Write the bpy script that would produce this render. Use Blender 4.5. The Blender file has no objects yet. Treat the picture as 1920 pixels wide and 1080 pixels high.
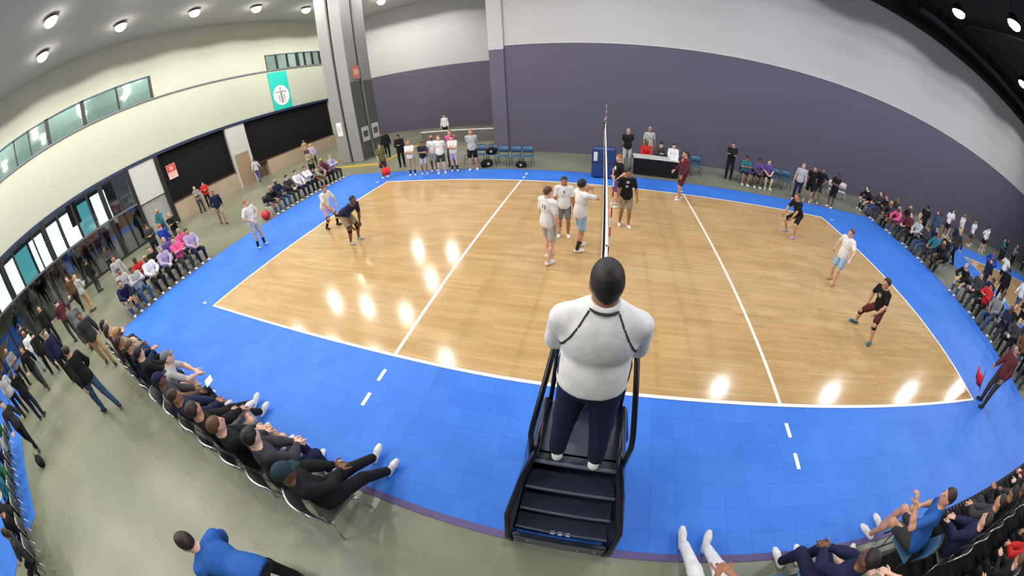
import bpy, math, random
import numpy as np
from mathutils import Vector, Matrix

random.seed(7)
SC = bpy.context.scene
COL = SC.collection

# ------------------------------------------------------------------ camera (fisheye action camera above the referee)
CAM_POS = (-0.1028, -2.9309, 3.7656)
YAW, PITCH, ROLL = -0.2862, 0.6124, -0.0590
A1, A2, A3, A4 = 1.4862, 0.6635, -1.4617, 0.8292      # theta = A1 u + A2 u^2 + ..., u = radius in px / 1000 (1920 px wide frame)
cam = bpy.data.cameras.new('camera')
cam.type = 'PANO'
cam.panorama_type = 'FISHEYE_LENS_POLYNOMIAL'
cam.sensor_fit = 'HORIZONTAL'
cam.sensor_width = 36.0
cam.sensor_height = 20.25
PX = 36.0 / 1920.0 * 1000.0
cam.fisheye_fov = math.radians(220)
cam.fisheye_polynomial_k0 = 0.0
cam.fisheye_polynomial_k1 = -A1 / PX
cam.fisheye_polynomial_k2 = -A2 / PX ** 2
cam.fisheye_polynomial_k3 = -A3 / PX ** 3
cam.fisheye_polynomial_k4 = -A4 / PX ** 4
cam.clip_start = 0.05
cam.clip_end = 300
camo = bpy.data.objects.new('camera', cam)
COL.objects.link(camo)
cy, sy, cp, sp = math.cos(YAW), math.sin(YAW), math.cos(PITCH), math.sin(PITCH)
fw = Vector((sy * cp, cy * cp, -sp)); rt = Vector((cy, -sy, 0)); up = rt.cross(fw)
cr, sr = math.cos(ROLL), math.sin(ROLL)
rt2 = rt * cr + up * sr; up2 = -rt * sr + up * cr
camo.matrix_world = Matrix(((rt2.x, up2.x, -fw.x, CAM_POS[0]), (rt2.y, up2.y, -fw.y, CAM_POS[1]),
                            (rt2.z, up2.z, -fw.z, CAM_POS[2]), (0, 0, 0, 1)))
SC.camera = camo

# ------------------------------------------------------------------ world + exposure
w = bpy.data.worlds.new('world'); SC.world = w
w.use_nodes = True
w.node_tree.nodes['Background'].inputs[0].default_value = (0.80, 0.86, 1.0, 1)
w.node_tree.nodes['Background'].inputs[1].default_value = 0.05
SC.view_settings.view_transform = 'Standard'
SC.view_settings.look = 'None'
SC.view_settings.gamma = 1.0
SC.view_settings.use_curve_mapping = False
SC.view_settings.exposure = -0.12
SC.cycles.max_bounces = 7; SC.cycles.glossy_bounces = 3; SC.cycles.caustics_reflective = False; SC.cycles.caustics_refractive = False
LAMP_LEFT = 490.0      # watts of each downlight in the grey ceiling on the left
LAMP_HALL = 560.0      # watts of each high-bay lamp in the dark hall ceiling

# ------------------------------------------------------------------ materials
MATS = {}
def lin(c):
    return tuple((x / 12.92 if x <= 0.04045 else ((x + 0.055) / 1.055) ** 2.4) for x in (v / 255.0 for v in c))

def mat(name, rgb, rough=0.7, metal=0.0, var=0.10, scale=6.0, bump=0.0, spec=0.5, coat=0.0, emit=None, estr=0.0):
    key = (name, rgb, rough, metal)
    if key in MATS: return MATS[key]
    m = bpy.data.materials.new(name); m.use_nodes = True
    nt = m.node_tree; b = nt.nodes['Principled BSDF']
    c = lin(rgb)
    tc = nt.nodes.new('ShaderNodeTexCoord')
    nz = nt.nodes.new('ShaderNodeTexNoise'); nz.inputs['Scale'].default_value = scale; nz.inputs['Detail'].default_value = 4
    nt.links.new(tc.outputs['Object'], nz.inputs['Vector'])
    rp = nt.nodes.new('ShaderNodeValToRGB')
    rp.color_ramp.elements[0].position = 0.3; rp.color_ramp.elements[1].position = 0.7
    rp.color_ramp.elements[0].color = tuple(max(0, x * (1 - var)) for x in c) + (1,)
    rp.color_ramp.elements[1].color = tuple(min(1, x * (1 + var)) for x in c) + (1,)
    nt.links.new(nz.outputs['Fac'], rp.inputs['Fac'])
    nt.links.new(rp.outputs['Color'], b.inputs['Base Color'])
    b.inputs['Roughness'].default_value = rough
    b.inputs['Metallic'].default_value = metal
    b.inputs['Specular IOR Level'].default_value = spec
    b.inputs['Coat Weight'].default_value = coat
    if bump:
        bp = nt.nodes.new('ShaderNodeBump'); bp.inputs['Strength'].default_value = bump; bp.inputs['Distance'].default_value = 0.02
        nt.links.new(nz.outputs['Fac'], bp.inputs['Height']); nt.links.new(bp.outputs['Normal'], b.inputs['Normal'])
    if emit:
        b.inputs['Emission Color'].default_value = lin(emit) + (1,)
        b.inputs['Emission Strength'].default_value = estr
    MATS[key] = m
    return m

def mat_wood():
    m = bpy.data.materials.new('court_wood'); m.use_nodes = True
    nt = m.node_tree; b = nt.nodes['Principled BSDF']
    tc = nt.nodes.new('ShaderNodeTexCoord')
    br = nt.nodes.new('ShaderNodeTexBrick')
    br.inputs['Scale'].default_value = 1.0
    br.inputs['Brick Width'].default_value = 1.1; br.inputs['Row Height'].default_value = 0.075
    br.inputs['Mortar Size'].default_value = 0.002
    br.inputs['Color1'].default_value = lin((192, 156, 108)) + (1,)
    br.inputs['Color2'].default_value = lin((204, 171, 124)) + (1,)
    br.inputs['Mortar'].default_value = lin((168, 134, 90)) + (1,)
    nt.links.new(tc.outputs['Object'], br.inputs['Vector'])
    nz = nt.nodes.new('ShaderNodeTexNoise'); nz.inputs['Scale'].default_value = 0.9; nz.inputs['Detail'].default_value = 5
    mp = nt.nodes.new('ShaderNodeMapping'); mp.inputs['Scale'].default_value = (1.0, 3.0, 1.0)
    nt.links.new(tc.outputs['Object'], mp.inputs['Vector']); nt.links.new(mp.outputs['Vector'], nz.inputs['Vector'])
    mx = nt.nodes.new('ShaderNodeMix'); mx.data_type = 'RGBA'; mx.blend_type = 'MULTIPLY'
    rp = nt.nodes.new('ShaderNodeValToRGB')
    rp.color_ramp.elements[0].position = 0.35; rp.color_ramp.elements[0].color = (0.86, 0.86, 0.80, 1)
    rp.color_ramp.elements[1].position = 0.65; rp.color_ramp.elements[1].color = (1, 1, 1, 1)
    nt.links.new(nz.outputs['Fac'], rp.inputs['Fac'])
    mx.inputs[0].default_value = 1.0
    nt.links.new(br.outputs['Color'], mx.inputs[6]); nt.links.new(rp.outputs['Color'], mx.inputs[7])
    nt.links.new(mx.outputs[2], b.inputs['Base Color'])
    b.inputs['Roughness'].default_value = 0.135
    b.inputs['Specular IOR Level'].default_value = 0.45
    return m

def mat_tile():
    m = bpy.data.materials.new('blue_sport_tile'); m.use_nodes = True
    nt = m.node_tree; b = nt.nodes['Principled BSDF']
    tc = nt.nodes.new('ShaderNodeTexCoord')
    br = nt.nodes.new('ShaderNodeTexBrick'); br.offset = 0.0
    br.inputs['Scale'].default_value = 1.0
    br.inputs['Brick Width'].default_value = 0.305; br.inputs['Row Height'].default_value = 0.305
    br.inputs['Mortar Size'].default_value = 0.003
    br.inputs['Color1'].default_value = lin((58, 121, 220)) + (1,)
    br.inputs['Color2'].default_value = lin((64, 127, 224)) + (1,)
    br.inputs['Mortar'].default_value = lin((50, 108, 207)) + (1,)
    nt.links.new(tc.outputs['Object'], br.inputs['Vector'])
    nz = nt.nodes.new('ShaderNodeTexNoise'); nz.inputs['Scale'].default_value = 0.8; nz.inputs['Detail'].default_value = 4
    nt.links.new(tc.outputs['Object'], nz.inputs['Vector'])
    rp = nt.nodes.new('ShaderNodeValToRGB')
    rp.color_ramp.elements[0].position = 0.35; rp.color_ramp.elements[0].color = (0.86, 0.88, 0.92, 1)
    rp.color_ramp.elements[1].position = 0.65; rp.color_ramp.elements[1].color = (1, 1, 1, 1)
    nt.links.new(nz.outputs['Fac'], rp.inputs['Fac'])
    mx = nt.nodes.new('ShaderNodeMix'); mx.data_type = 'RGBA'; mx.blend_type = 'MULTIPLY'; mx.inputs[0].default_value = 1.0
    nt.links.new(br.outputs['Color'], mx.inputs[6]); nt.links.new(rp.outputs['Color'], mx.inputs[7])
    nt.links.new(mx.outputs[2], b.inputs['Base Color'])
    b.inputs['Roughness'].default_value = 0.48
    b.inputs['Specular IOR Level'].default_value = 0.22
    return m

def mat_concrete():
    m = bpy.data.materials.new('polished_concrete'); m.use_nodes = True
    nt = m.node_tree; b = nt.nodes['Principled BSDF']
    tc = nt.nodes.new('ShaderNodeTexCoord')
    n1 = nt.nodes.new('ShaderNodeTexNoise'); n1.inputs['Scale'].default_value = 0.45; n1.inputs['Detail'].default_value = 7
    n2 = nt.nodes.new('ShaderNodeTexNoise'); n2.inputs['Scale'].default_value = 5.0; n2.inputs['Detail'].default_value = 5
    for n in (n1, n2): nt.links.new(tc.outputs['Object'], n.inputs['Vector'])
    r1 = nt.nodes.new('ShaderNodeValToRGB')
    r1.color_ramp.elements[0].position = 0.3; r1.color_ramp.elements[0].color = lin((112, 115, 98)) + (1,)
    r1.color_ramp.elements[1].position = 0.7; r1.color_ramp.elements[1].color = lin((138, 142, 122)) + (1,)
    nt.links.new(n1.outputs['Fac'], r1.inputs['Fac'])
    nt.links.new(r1.outputs['Color'], b.inputs['Base Color'])
    r2 = nt.nodes.new('ShaderNodeMapRange'); r2.inputs['To Min'].default_value = 0.22; r2.inputs['To Max'].default_value = 0.40
    nt.links.new(n2.outputs['Fac'], r2.inputs['Value']); nt.links.new(r2.outputs['Result'], b.inputs['Roughness'])
    return m

def mat_glass(name, tint, mixf):
    m = bpy.data.materials.new(name); m.use_nodes = True
    nt = m.node_tree
    for n in list(nt.nodes): nt.nodes.remove(n)
    o = nt.nodes.new('ShaderNodeOutputMaterial'); mx = nt.nodes.new('ShaderNodeMixShader')
    t = nt.nodes.new('ShaderNodeBsdfTransparent'); t.inputs[0].default_value = lin(tint) + (1,)
    g = nt.nodes.new('ShaderNodeBsdfGlossy'); g.inputs['Roughness'].default_value = 0.05
    tc = nt.nodes.new('ShaderNodeTexCoord'); nz = nt.nodes.new('ShaderNodeTexNoise'); nz.inputs['Scale'].default_value = 3
    nt.links.new(tc.outputs['Object'], nz.inputs['Vector'])
    mr = nt.nodes.new('ShaderNodeMapRange'); mr.inputs['To Min'].default_value = mixf * 0.8; mr.inputs['To Max'].default_value = mixf * 1.2
    nt.links.new(nz.outputs['Fac'], mr.inputs['Value']); nt.links.new(mr.outputs['Result'], mx.inputs[0])
    nt.links.new(t.outputs[0], mx.inputs[1]); nt.links.new(g.outputs[0], mx.inputs[2]); nt.links.new(mx.outputs[0], o.inputs[0])
    return m

# ------------------------------------------------------------------ mesh helpers
class MB:
    def __init__(s): s.v = []; s.f = []
    def add(s, v, f):
        o = len(s.v); s.v += [tuple(x) for x in v]; s.f += [tuple(i + o for i in q) for q in f]; return s
    def box(s, lo, hi):
        x0, y0, z0 = lo; x1, y1, z1 = hi
        return s.add([(x0, y0, z0), (x1, y0, z0), (x1, y1, z0), (x0, y1, z0), (x0, y0, z1), (x1, y0, z1), (x1, y1, z1), (x0, y1, z1)],
                     [(3, 2, 1, 0), (4, 5, 6, 7), (0, 1, 5, 4), (1, 2, 6, 5), (2, 3, 7, 6), (3, 0, 4, 7)])
    def bbox(s, lo, hi, b=0.01):
        """box with chamfered edges"""
        x0, y0, z0 = lo; x1, y1, z1 = hi
        prof = [(0, b), (b, 0)]
        rings = []
        for z, i in ((z0, b), (z0 + b, 0), (z1 - b, 0), (z1, b)):
            rings.append([(x0 + i + (b if False else 0), y0 + i + b, z), (x0 + i + b, y0 + i, z), (x1 - i - b, y0 + i, z), (x1 - i, y0 + i + b, z),
                          (x1 - i, y1 - i - b, z), (x1 - i - b, y1 - i, z), (x0 + i + b, y1 - i, z), (x0 + i, y1 - i - b, z)])
        v = [p for r in rings for p in r]; f = [tuple(reversed(range(8))), tuple(range(24, 32))]
        for k in range(3):
            for j in range(8):
                f.append((k * 8 + j, k * 8 + (j + 1) % 8, k * 8 + 8 + (j + 1) % 8, k * 8 + 8 + j))
        return s.add(v, f)
    def tube(s, pts, r, n=8, caps=True):
        pts = [Vector(p) for p in pts]; rs = r if isinstance(r, (list, tuple)) else [r] * len(pts)
        prev = None; rings = []
        for i, p in enumerate(pts):
            d = (pts[min(i + 1, len(pts) - 1)] - pts[max(i - 1, 0)]).normalized()
            if prev is None:
                a = d.cross(Vector((0, 0, 1)));
                if a.length < 1e-3: a = d.cross(Vector((0, 1, 0)))
            else: a = prev - d * prev.dot(d)
            a.normalize(); prev = a; b = d.cross(a)
            rings.append([p + (a * math.cos(2 * math.pi * k / n) + b * math.sin(2 * math.pi * k / n)) * rs[i] for k in range(n)])
        v = [q for r_ in rings for q in r_]; f = []
        for i in range(len(pts) - 1):
            for k in range(n):
                f.append((i * n + k, i * n + (k + 1) % n, (i + 1) * n + (k + 1) % n, (i + 1) * n + k))
        if caps: f += [tuple(reversed(range(n))), tuple(range((len(pts) - 1) * n, len(pts) * n))]
        return s.add(v, f)
    def lathe(s, prof, c=(0, 0, 0), n=16):
        v = []; f = []
        for (r, z) in prof:
            v += [(c[0] + r * math.cos(2 * math.pi * k / n), c[1] + r * math.sin(2 * math.pi * k / n), c[2] + z) for k in range(n)]
        for i in range(len(prof) - 1):
            for k in range(n): f.append((i * n + k, i * n + (k + 1) % n, (i + 1) * n + (k + 1) % n, (i + 1) * n + k))
        f += [tuple(reversed(range(n))), tuple(range((len(prof) - 1) * n, len(prof) * n))]
        return s.add(v, f)
    def prism(s, poly, axis, a, b):
        """poly = 2D outline, extruded along axis from a to b"""
        def P(u, v, t):
            return {'x': (t, u, v), 'y': (u, t, v), 'z': (u, v, t)}[axis]
        n = len(poly); v = [P(u, w_, a) for u, w_ in poly] + [P(u, w_, b) for u, w_ in poly]
        f = [tuple(reversed(range(n))), tuple(range(n, 2 * n))] + [(i, (i + 1) % n, n + (i + 1) % n, n + i) for i in range(n)]
        return s.add(v, f)
    def mesh(s, name, m, smooth=False):
        me = bpy.data.meshes.new(name); me.from_pydata(s.v, [], s.f); me.materials.append(m)
        if smooth: me.polygons.foreach_set('use_smooth', [True] * len(me.polygons))
        me.update(); return me
    def build(s, name, m, parent=None, loc=(0, 0, 0), smooth=False):
        return obj(name, s.mesh(name, m, smooth), parent, loc)

def obj(name, data, parent=None, loc=(0, 0, 0), rz=0.0):
    o = bpy.data.objects.new(name, data); COL.objects.link(o)
    o.location = loc; o.rotation_euler = (0, 0, rz)
    if parent: o.parent = parent
    return o
def tag(o, label, cat=None, group=None, kind=None):
    o['label'] = label
    if cat: o['category'] = cat
    if group: o['group'] = group
    if kind: o['kind'] = kind
    return o
def empty(name, loc=(0, 0, 0), rz=0.0):
    o = bpy.data.objects.new(name, None); COL.objects.link(o); o.location = loc; o.rotation_euler = (0, 0, rz)
    o.empty_display_size = 0.2
    return o
def copy_tree(o, parent=None):
    c = o.copy(); COL.objects.link(c); c.parent = parent
    for ch in list(o.children): copy_tree(ch, c)
    return c
def struct(name, mb, m, label=None, parent=None):
    o = mb.build(name, m, parent)
    if not parent:
        o['kind'] = 'structure'
    if label: o['label'] = label
    return o
# ------------------------------------------------------------------ the hall
XL = -22.88          # left wall
YB = 14.21           # back wall
YR = 25.0            # wall of the deep bay behind the column
ZP = 5.52            # top of the slate paint
M_conc = mat_concrete(); M_wood = mat_wood(); M_blue = mat_tile()
M_white = mat('line_paint', (244, 240, 232), 0.45, var=0.03)
M_slate = mat('slate_wall_paint', (88, 84, 102), 0.85, var=0.03, scale=0.3)
M_pale = mat('pale_wall_paint', (180, 180, 181), 0.85, var=0.02, scale=0.3)
M_cream = mat('cream_plaster', (176, 179, 165), 0.8, var=0.02, scale=0.4)
M_ceil = mat('grey_ceiling_panel', (198, 198, 197), 0.9, var=0.03, scale=0.3)
M_black = mat('black_ceiling', (24, 24, 25), 0.9, var=0.2, scale=0.5)
M_dark = mat('dark_bronze_metal', (44, 43, 44), 0.45, metal=0.4)
M_shut = mat('charcoal_shutter', (22, 22, 23), 0.8, var=0.08, spec=0.15)
M_beige = mat('beige_counter_wall', (170, 152, 132), 0.8, var=0.05, scale=1.0)
M_greyp = mat('grey_panel', (186, 186, 184), 0.7, var=0.03)
M_glass = mat_glass('window_glass', (214, 226, 224), 0.26)
M_dglass = mat_glass('tinted_glass', (70, 74, 76), 0.25)

struct('floor', MB().box((-60, -32, -0.3), (75, 40, 0)), M_conc, 'polished olive grey concrete hall floor')
fb_ = struct('floor_court_surround', MB().box((-12.45, -2.08, 0.0), (12.95, 10.5, 0.012)), M_blue, 'blue sport tile border around the near court')
MB().box((-12.53, -2.16, 0.0), (13.03, -2.08, 0.010)).build('edge_strip', mat('edge_strip_rubber', (92, 78, 132), 0.6), fb_)
MB().box((-12.53, -2.08, 0.0), (-12.45, 10.58, 0.010)).build('edge_strip', mat('edge_strip_rubber', (92, 78, 132), 0.6), fb_)
MB().box((12.95, -2.08, 0.0), (13.03, 10.58, 0.010)).build('edge_strip', mat('edge_strip_rubber', (92, 78, 132), 0.6), fb_)
MB().box((-12.45, 10.5, 0.0), (12.95, 10.58, 0.010)).build('edge_strip', mat('edge_strip_rubber', (92, 78, 132), 0.6), fb_)
# loose toothed tile edge on the near right side
tm = MB().box((-0.035, -0.03, 0), (0.035, 0.03, 0.03)).add([(-.02, -.03, .0), (.02, -.03, .0), (.02, -.10, .0), (-.02, -.10, .0), (-.02, -.03, .026), (.02, -.03, .026), (.012, -.10, .018), (-.012, -.10, .018)],
      [(3, 2, 1, 0), (4, 5, 6, 7), (0, 1, 5, 4), (1, 2, 6, 5), (2, 3, 7, 6), (3, 0, 4, 7)]).mesh('edge_tooth', mat('black_rubber', (20, 20, 24), 0.6))
for i in range(56):
    obj('edge_tooth', tm, fb_, (5.9 + i * 0.125, -2.10, 0.008))
ct = struct('floor_court', MB().box((-9, 0, 0.012), (9, 9, 0.016)), M_wood, 'varnished wood volleyball court with white lines')
def line(x0, y0, x1, y1, z=0.0185, p=ct):
    return MB().box((x0, y0, 0.012), (x1, y1, z)).build('court_line', M_white, p)
line(-9, 0, 9, 0.06); line(-9, 8.94, 9, 9); line(-9, 0.06, -8.94, 8.94); line(8.94, 0.06, 9, 8.94)
line(-3.03, 0.06, -2.97, 8.94); line(2.97, 0.06, 3.03, 8.94)
for sx in (-3, 3):
    for k in range(2):
        line(sx - 0.03, -0.53 - k * 0.49, sx + 0.03, -0.29 - k * 0.49, 0.015)
        line(sx - 0.03, 9.27 + k * 0.49, sx + 0.03, 9.51 + k * 0.49, 0.015)
for sx in (-9.6, 9.45):
    line(sx, 0.0, sx + 0.15, 0.06, 0.015); line(sx, 8.94, sx + 0.15, 9.0, 0.015)
# neighbouring courts
c2 = struct('floor_court_surround', MB().box((16.6, -2.1, 0.0), (45, 10.6, 0.012)), M_blue, 'blue sport tile border of the court beyond the right crowd')
ct2 = struct('floor_court', MB().box((20, 0, 0.012), (38, 9, 0.016)), M_wood, 'wood court beyond the right crowd')
for a in ((20, 0, 38, 0.06), (20, 8.94, 38, 9), (20, 0, 20.06, 9), (37.94, 0, 38, 9), (26, 0, 26.06, 9), (32, 0, 32.06, 9)): line(*a, p=ct2)
c3 = struct('floor_court_surround', MB().box((-24, -20, 0.0), (-9.2, -7.4, 0.012)), M_blue, 'blue sport tile of the court behind at lower left')
ct3 = struct('floor_court', MB().box((-21, -19, 0.012), (-12.4, -9.4, 0.016)), M_wood, 'wood court behind at lower left')
line(-21, -9.46, -12.4, -9.4, p=ct3); line(-12.46, -19, -12.4, -9.46, p=ct3)

# back wall and bay
wb = struct('wall_back', MB().box((-5.45, YB, 0), (75, YB + 0.5, 10.7)), M_pale, 'tall pale grey back wall painted slate below')
MB().box((-5.45, YB - 0.02, 0), (75, YB, ZP)).build('painted_lower_band', M_slate, wb)
MB().box((-5.45, YB - 0.04, ZP), (75, YB, ZP + 0.05)).build('paint_line_trim', mat('trim_grey', (190, 190, 188), 0.7), wb)
t1 = struct('trim_1', MB().box((-5.6, YB - 0.10, 0), (-4.85, YB + 0.6, 5.35)), mat('slate_post_paint', (93, 89, 107), 0.8, var=0.03), 'slate corner post at the end of the back wall')
MB().box((-5.6, YB - 0.10, 5.35), (-4.85, YB + 0.6, 11.38)).build('upper_post', M_pale, t1)
struct('wall_return', MB().box((-5.45, YB + 0.5, 0), (-4.95, YR, 11.38)), M_pale)
wr_ = struct('wall_bay', MB().box((XL - 0.5, YR, 0), (-4.95, YR + 0.4, 11.38)), M_pale, 'rear wall of the bay behind the column')
MB().box((XL, YR - 0.02, 0), (-5.45, YR, ZP)).build('painted_lower_band', M_slate, wr_)
# low barrier in the bay
lb_ = empty('half_wall', (-8.6, 17.6, 0)); tag(lb_, 'low grey half wall with a pale rail in the bay', 'half wall')
MB().bbox((-3.2, -0.08, 0), (3.2, 0.08, 0.72), 0.01).build('panel', mat('dull_grey_laminate', (104, 102, 100), 0.7), lb_)
MB().bbox((-3.25, -0.12, 0.72), (3.25, 0.12, 0.80), 0.015).build('rail_cap', mat('pale_cap', (200, 198, 194), 0.6), lb_)

# ceilings
CEIL_ = struct('ceiling', MB().box((-60, -32, 11.38), (-5.45, YR + 0.4, 11.7)), M_ceil, 'smooth grey ceiling over the left side')
cd = struct('ceiling_dark', MB().box((-5.45, -32, 12.4), (75, YB + 0.5, 12.7)), M_black, 'black open ceiling over the courts')
for yy in (-20, -12, -6, 3, 12):
    MB().box((-5.3, yy - 0.15, 11.9), (75, yy + 0.15, 12.4)).build('roof_beam', mat('dark_steel', (40, 40, 42), 0.6, metal=0.3), cd)
for xx in range(2, 75, 8):
    MB().box((xx + 1.9, -31, 12.15), (xx + 2.1, YB, 12.4)).build('roof_purlin', mat('dark_steel', (40, 40, 42), 0.6, metal=0.3), cd)
struct('trim_2', MB().box((-4.85, YB - 0.25, 10.7), (75, YB + 0.5, 12.4)), M_black, 'black soffit above the back wall')
struct('trim_3', MB().box((-5.6, -32, 11.3), (-5.45, YB, 12.5)), M_black, 'edge between grey and black ceilings')
dk = empty('ceiling_duct', (20, 12.4, 11.2)); tag(dk, 'dark round duct hung beneath the black ceiling', 'duct')
MB().tube([(-4, 0, 0), (40, 0, 0)], 0.22, 12).build('pipe', mat('dark_duct', (48, 48, 50), 0.5, metal=0.5), dk, smooth=True)
for xx in range(-2, 40, 6): MB().box((xx - 0.02, -0.23, -0.02), (xx + 0.02, 0.23, 1.2)).build('hanger', M_dark, dk)

# left wall: lower concourse, fascia, clerestory
wl = struct('wall_left', MB().box((XL - 0.4, 6.15, 7.55), (XL - 0.1, 15.2, 11.38)).box((XL - 0.4, 21.1, 7.55), (XL - 0.1, YR, 11.38))
            .box((XL - 0.4, -32, 8.97), (XL - 0.1, 6.15, 11.38)).box((XL - 0.4, 15.2, 8.78), (XL - 0.1, 21.1, 11.38)), M_cream, 'cream upper left wall with clerestory windows')
MB().box((XL - 0.6, -32, 4.4), (XL, YR, 7.5)).build('fascia', M_cream, wl)
MB().box((XL - 0.6, -32, 7.48), (XL + 0.08, YR, 7.56)).build('ledge', mat('ledge_grey', (112, 114, 124), 0.6), wl)
MB().box((XL - 0.6, -32, 4.24), (XL + 0.06, YR, 4.42)).build('fascia_edge', mat('fascia_edge_blue', (26, 42, 74), 0.5), wl)
def window(name, y0, y1, z0, z1, ys, label, thick=()):
    w_ = empty(name, (XL - 0.2, (y0 + y1) / 2, z0)); w_['kind'] = 'structure'; w_['label'] = label
    c = (y0 + y1) / 2
    fr = MB().box((-0.06, y0 - c, 0), (0.12, y1 - c, 0.06)).box((-0.06, y0 - c, z1 - z0 - 0.07), (0.12, y1 - c, z1 - z0)).build('window_frame', mat('blue_grey_frame', (70, 92, 110), 0.4), w_)
    e = [y0] + list(ys) + [y1]
    for i, y in enumerate(e):
        wd = 0.12 if y in thick else 0.045
        MB().box((-0.06, y - c - wd, 0), (0.12, y - c + wd, z1 - z0)).build('mullion', M_dark, w_)
    for a, b in zip(e[:-1], e[1:]):
        MB().box((0.0, a - c, 0.05), (0.02, b - c, z1 - z0 - 0.05)).build('pane', M_glass, w_)
    return w_
window('window_1', -14.2, 6.05, 7.56, 8.97, (-11.9, -9.6, -7.4, -5.2, -3.0, -2.0, -0.75, 1.6, 3.85), 'long clerestory window strip high on left wall', (-0.75, 1.6))
window('window_2', 15.2, 21.1, 7.56, 8.78, (16.3, 17.4, 18.5, 19.3, 20.2), 'short clerestory window strip above the teal banner', (18.5,))
# room behind the clerestory
struct('wall_gallery', MB().box((XL - 3.6, -32, 7.4), (XL - 3.4, YR, 11.38)), mat('gallery_wall', (206, 216, 208), 0.8), 'pale gallery wall behind clerestory glass')
struct('floor_gallery', MB().box((XL - 3.6, -32, 7.35), (XL - 0.6, YR, 7.5)), M_conc)
for k in range(7):  # unseen lamps, added to brighten the clerestory panes
    gl = empty('gallery_fill_lamp', (XL - 2.0, -9 + k * 5, 11.2)); tag(gl, 'fill lamp added behind clerestory glass, %s from the near end' % ['first', 'second', 'third', 'fourth', 'fifth', 'sixth', 'seventh'][k], 'ceiling lamp')
    MB().bbox((-0.15, -0.6, 0.05), (0.15, 0.6, 0.16), 0.01).build('tray', M_pale, gl)
    MB().box((-0.12, -0.56, 0.03), (0.12, 0.56, 0.05)).build('diffuser', mat('gallery_fill_diffuser', (255, 255, 250), 0.4, emit=(240, 250, 246), estr=12), gl)
    LL = bpy.data.lights.new('gallery_fill_light', 'AREA'); LL.shape = 'RECTANGLE'; LL.size = 0.24; LL.size_y = 1.1; LL.energy = 260; LL.color = (0.94, 1.0, 0.97)
    obj('tube', LL, gl, (0, 0, 0.02))
# concourse level pieces (z 0 .. 4.4)
def shutter(y0, y1, z0, z1, label):
    s_ = empty('roller_shutter', (XL - 0.3, (y0 + y1) / 2, z0)); tag(s_, label, 'shutter')
    h = (y1 - y0) / 2; n = 14; dz = (z1 - z0) / n
    sl = MB().bbox((-0.03, -h + 0.06, 0.005), (0.03, h - 0.06, dz - 0.005), 0.008).mesh('slat', M_shut)
    for k in range(n): obj('slat', sl, s_, (0, 0, k * dz))
    for sg in (-1, 1): MB().box((-0.06, sg * h - 0.06, 0), (0.10, sg * h + 0.06, z1 - z0)).build('guide_rail', M_dark, s_)
    MB().box((-0.15, -h, -0.06), (0.30, h, 0)).build('counter_sill', mat('brown_sill', (84, 56, 44), 0.5), s_)
    return s_
shutter(5.25, 10.35, 1.2, 4.32, 'charcoal roller shutter nearer the glass lobby, red poster on it')
shutter(12.1, 21.0, 1.15, 4.32, 'long charcoal roller shutter beneath the teal banner')
low = struct('wall_left_lower', MB().box((XL - 0.5, 5.2, 0), (XL - 0.02, 10.4, 1.14)).box((XL - 0.5, 13.2, 0), (XL - 0.02, 21.2, 1.1)), M_beige, 'beige low walls under the shutters')
MB().box((XL - 0.6, 10.4, 0), (XL, 12.0, 4.4)).build('pillar', M_greyp, low)
sd_ = MB().box((XL - 0.02, 10.55, 0), (XL + 0.03, 11.75, 2.3)).build('service_door', mat('tan_door', (150, 128, 104), 0.6), low)
MB().box((XL + 0.03, 11.55, 1.0), (XL + 0.08, 11.65, 1.12)).build('door_handle', M_dark, sd_)
MB().box((XL - 0.6, 21.1, 0), (XL, YR, 4.4)).build('end_panel', M_greyp, low)
MB().box((XL - 0.5, 12.0, 0), (XL - 0.35, 13.2, 1.15)).build('recess_panel', mat('brown_recess', (96, 80, 66), 0.8), low)
MB().box((XL - 0.4, 3.2, 2.05), (XL, 5.2, 4.4)).build('upper_panel', M_greyp, low)
MB().box((XL - 0.4, 3.2, 0), (XL - 0.1, 5.2, 2.0)).build('lower_panel', mat('dim_grey_panel', (150, 150, 150), 0.7), low)
MB().box((XL - 0.3, 5.0, 0), (XL + 0.05, 5.28, 4.4)).build('black_post', M_dark, low)
MB().box((XL - 0.3, 3.05, 0), (XL + 0.05, 3.28, 4.4)).build('black_post', M_dark, low)
# glazed lobby front, y -14 .. 3
lobby = empty('glass_lobby_front', (XL, -5.5, 0)); lobby['kind'] = 'structure'; lobby['label'] = 'dark framed glass lobby front under the left fascia'
ys = [-14.2, -12.8, -11.4, -10.0, -8.6, -7.2, -5.8, -4.9, -3.4, -2.6, -1.6, -0.6, 0.4, 1.3, 2.2, 3.1]
for i, y in enumerate(ys):
    wdt = 0.13 if i in (6, 9, 13) else 0.05
    MB().box((-0.10, y + 5.5 - wdt, 0), (0.10, y + 5.5 + wdt, 4.32)).build('mullion', M_dark, lobby)
for a, b in zip(ys[:-1], ys[1:]):
    MB().box((-0.01, a + 5.55, 2.3), (0.01, b + 5.45, 4.3)).build('pane', M_glass, lobby)
    MB().box((-0.01, a + 5.55, 0.1), (0.01, b + 5.45, 2.2)).build('lower_pane', M_dglass, lobby)
MB().box((-0.09, -8.7, 2.2), (0.11, 8.6, 2.3)).build('transom', mat('grey_transom', (120, 120, 122), 0.4, metal=0.5), lobby)
MB().box((-0.09, -8.7, 0.0), (0.09, 8.6, 0.1)).build('bottom_rail', M_dark, lobby)
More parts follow.
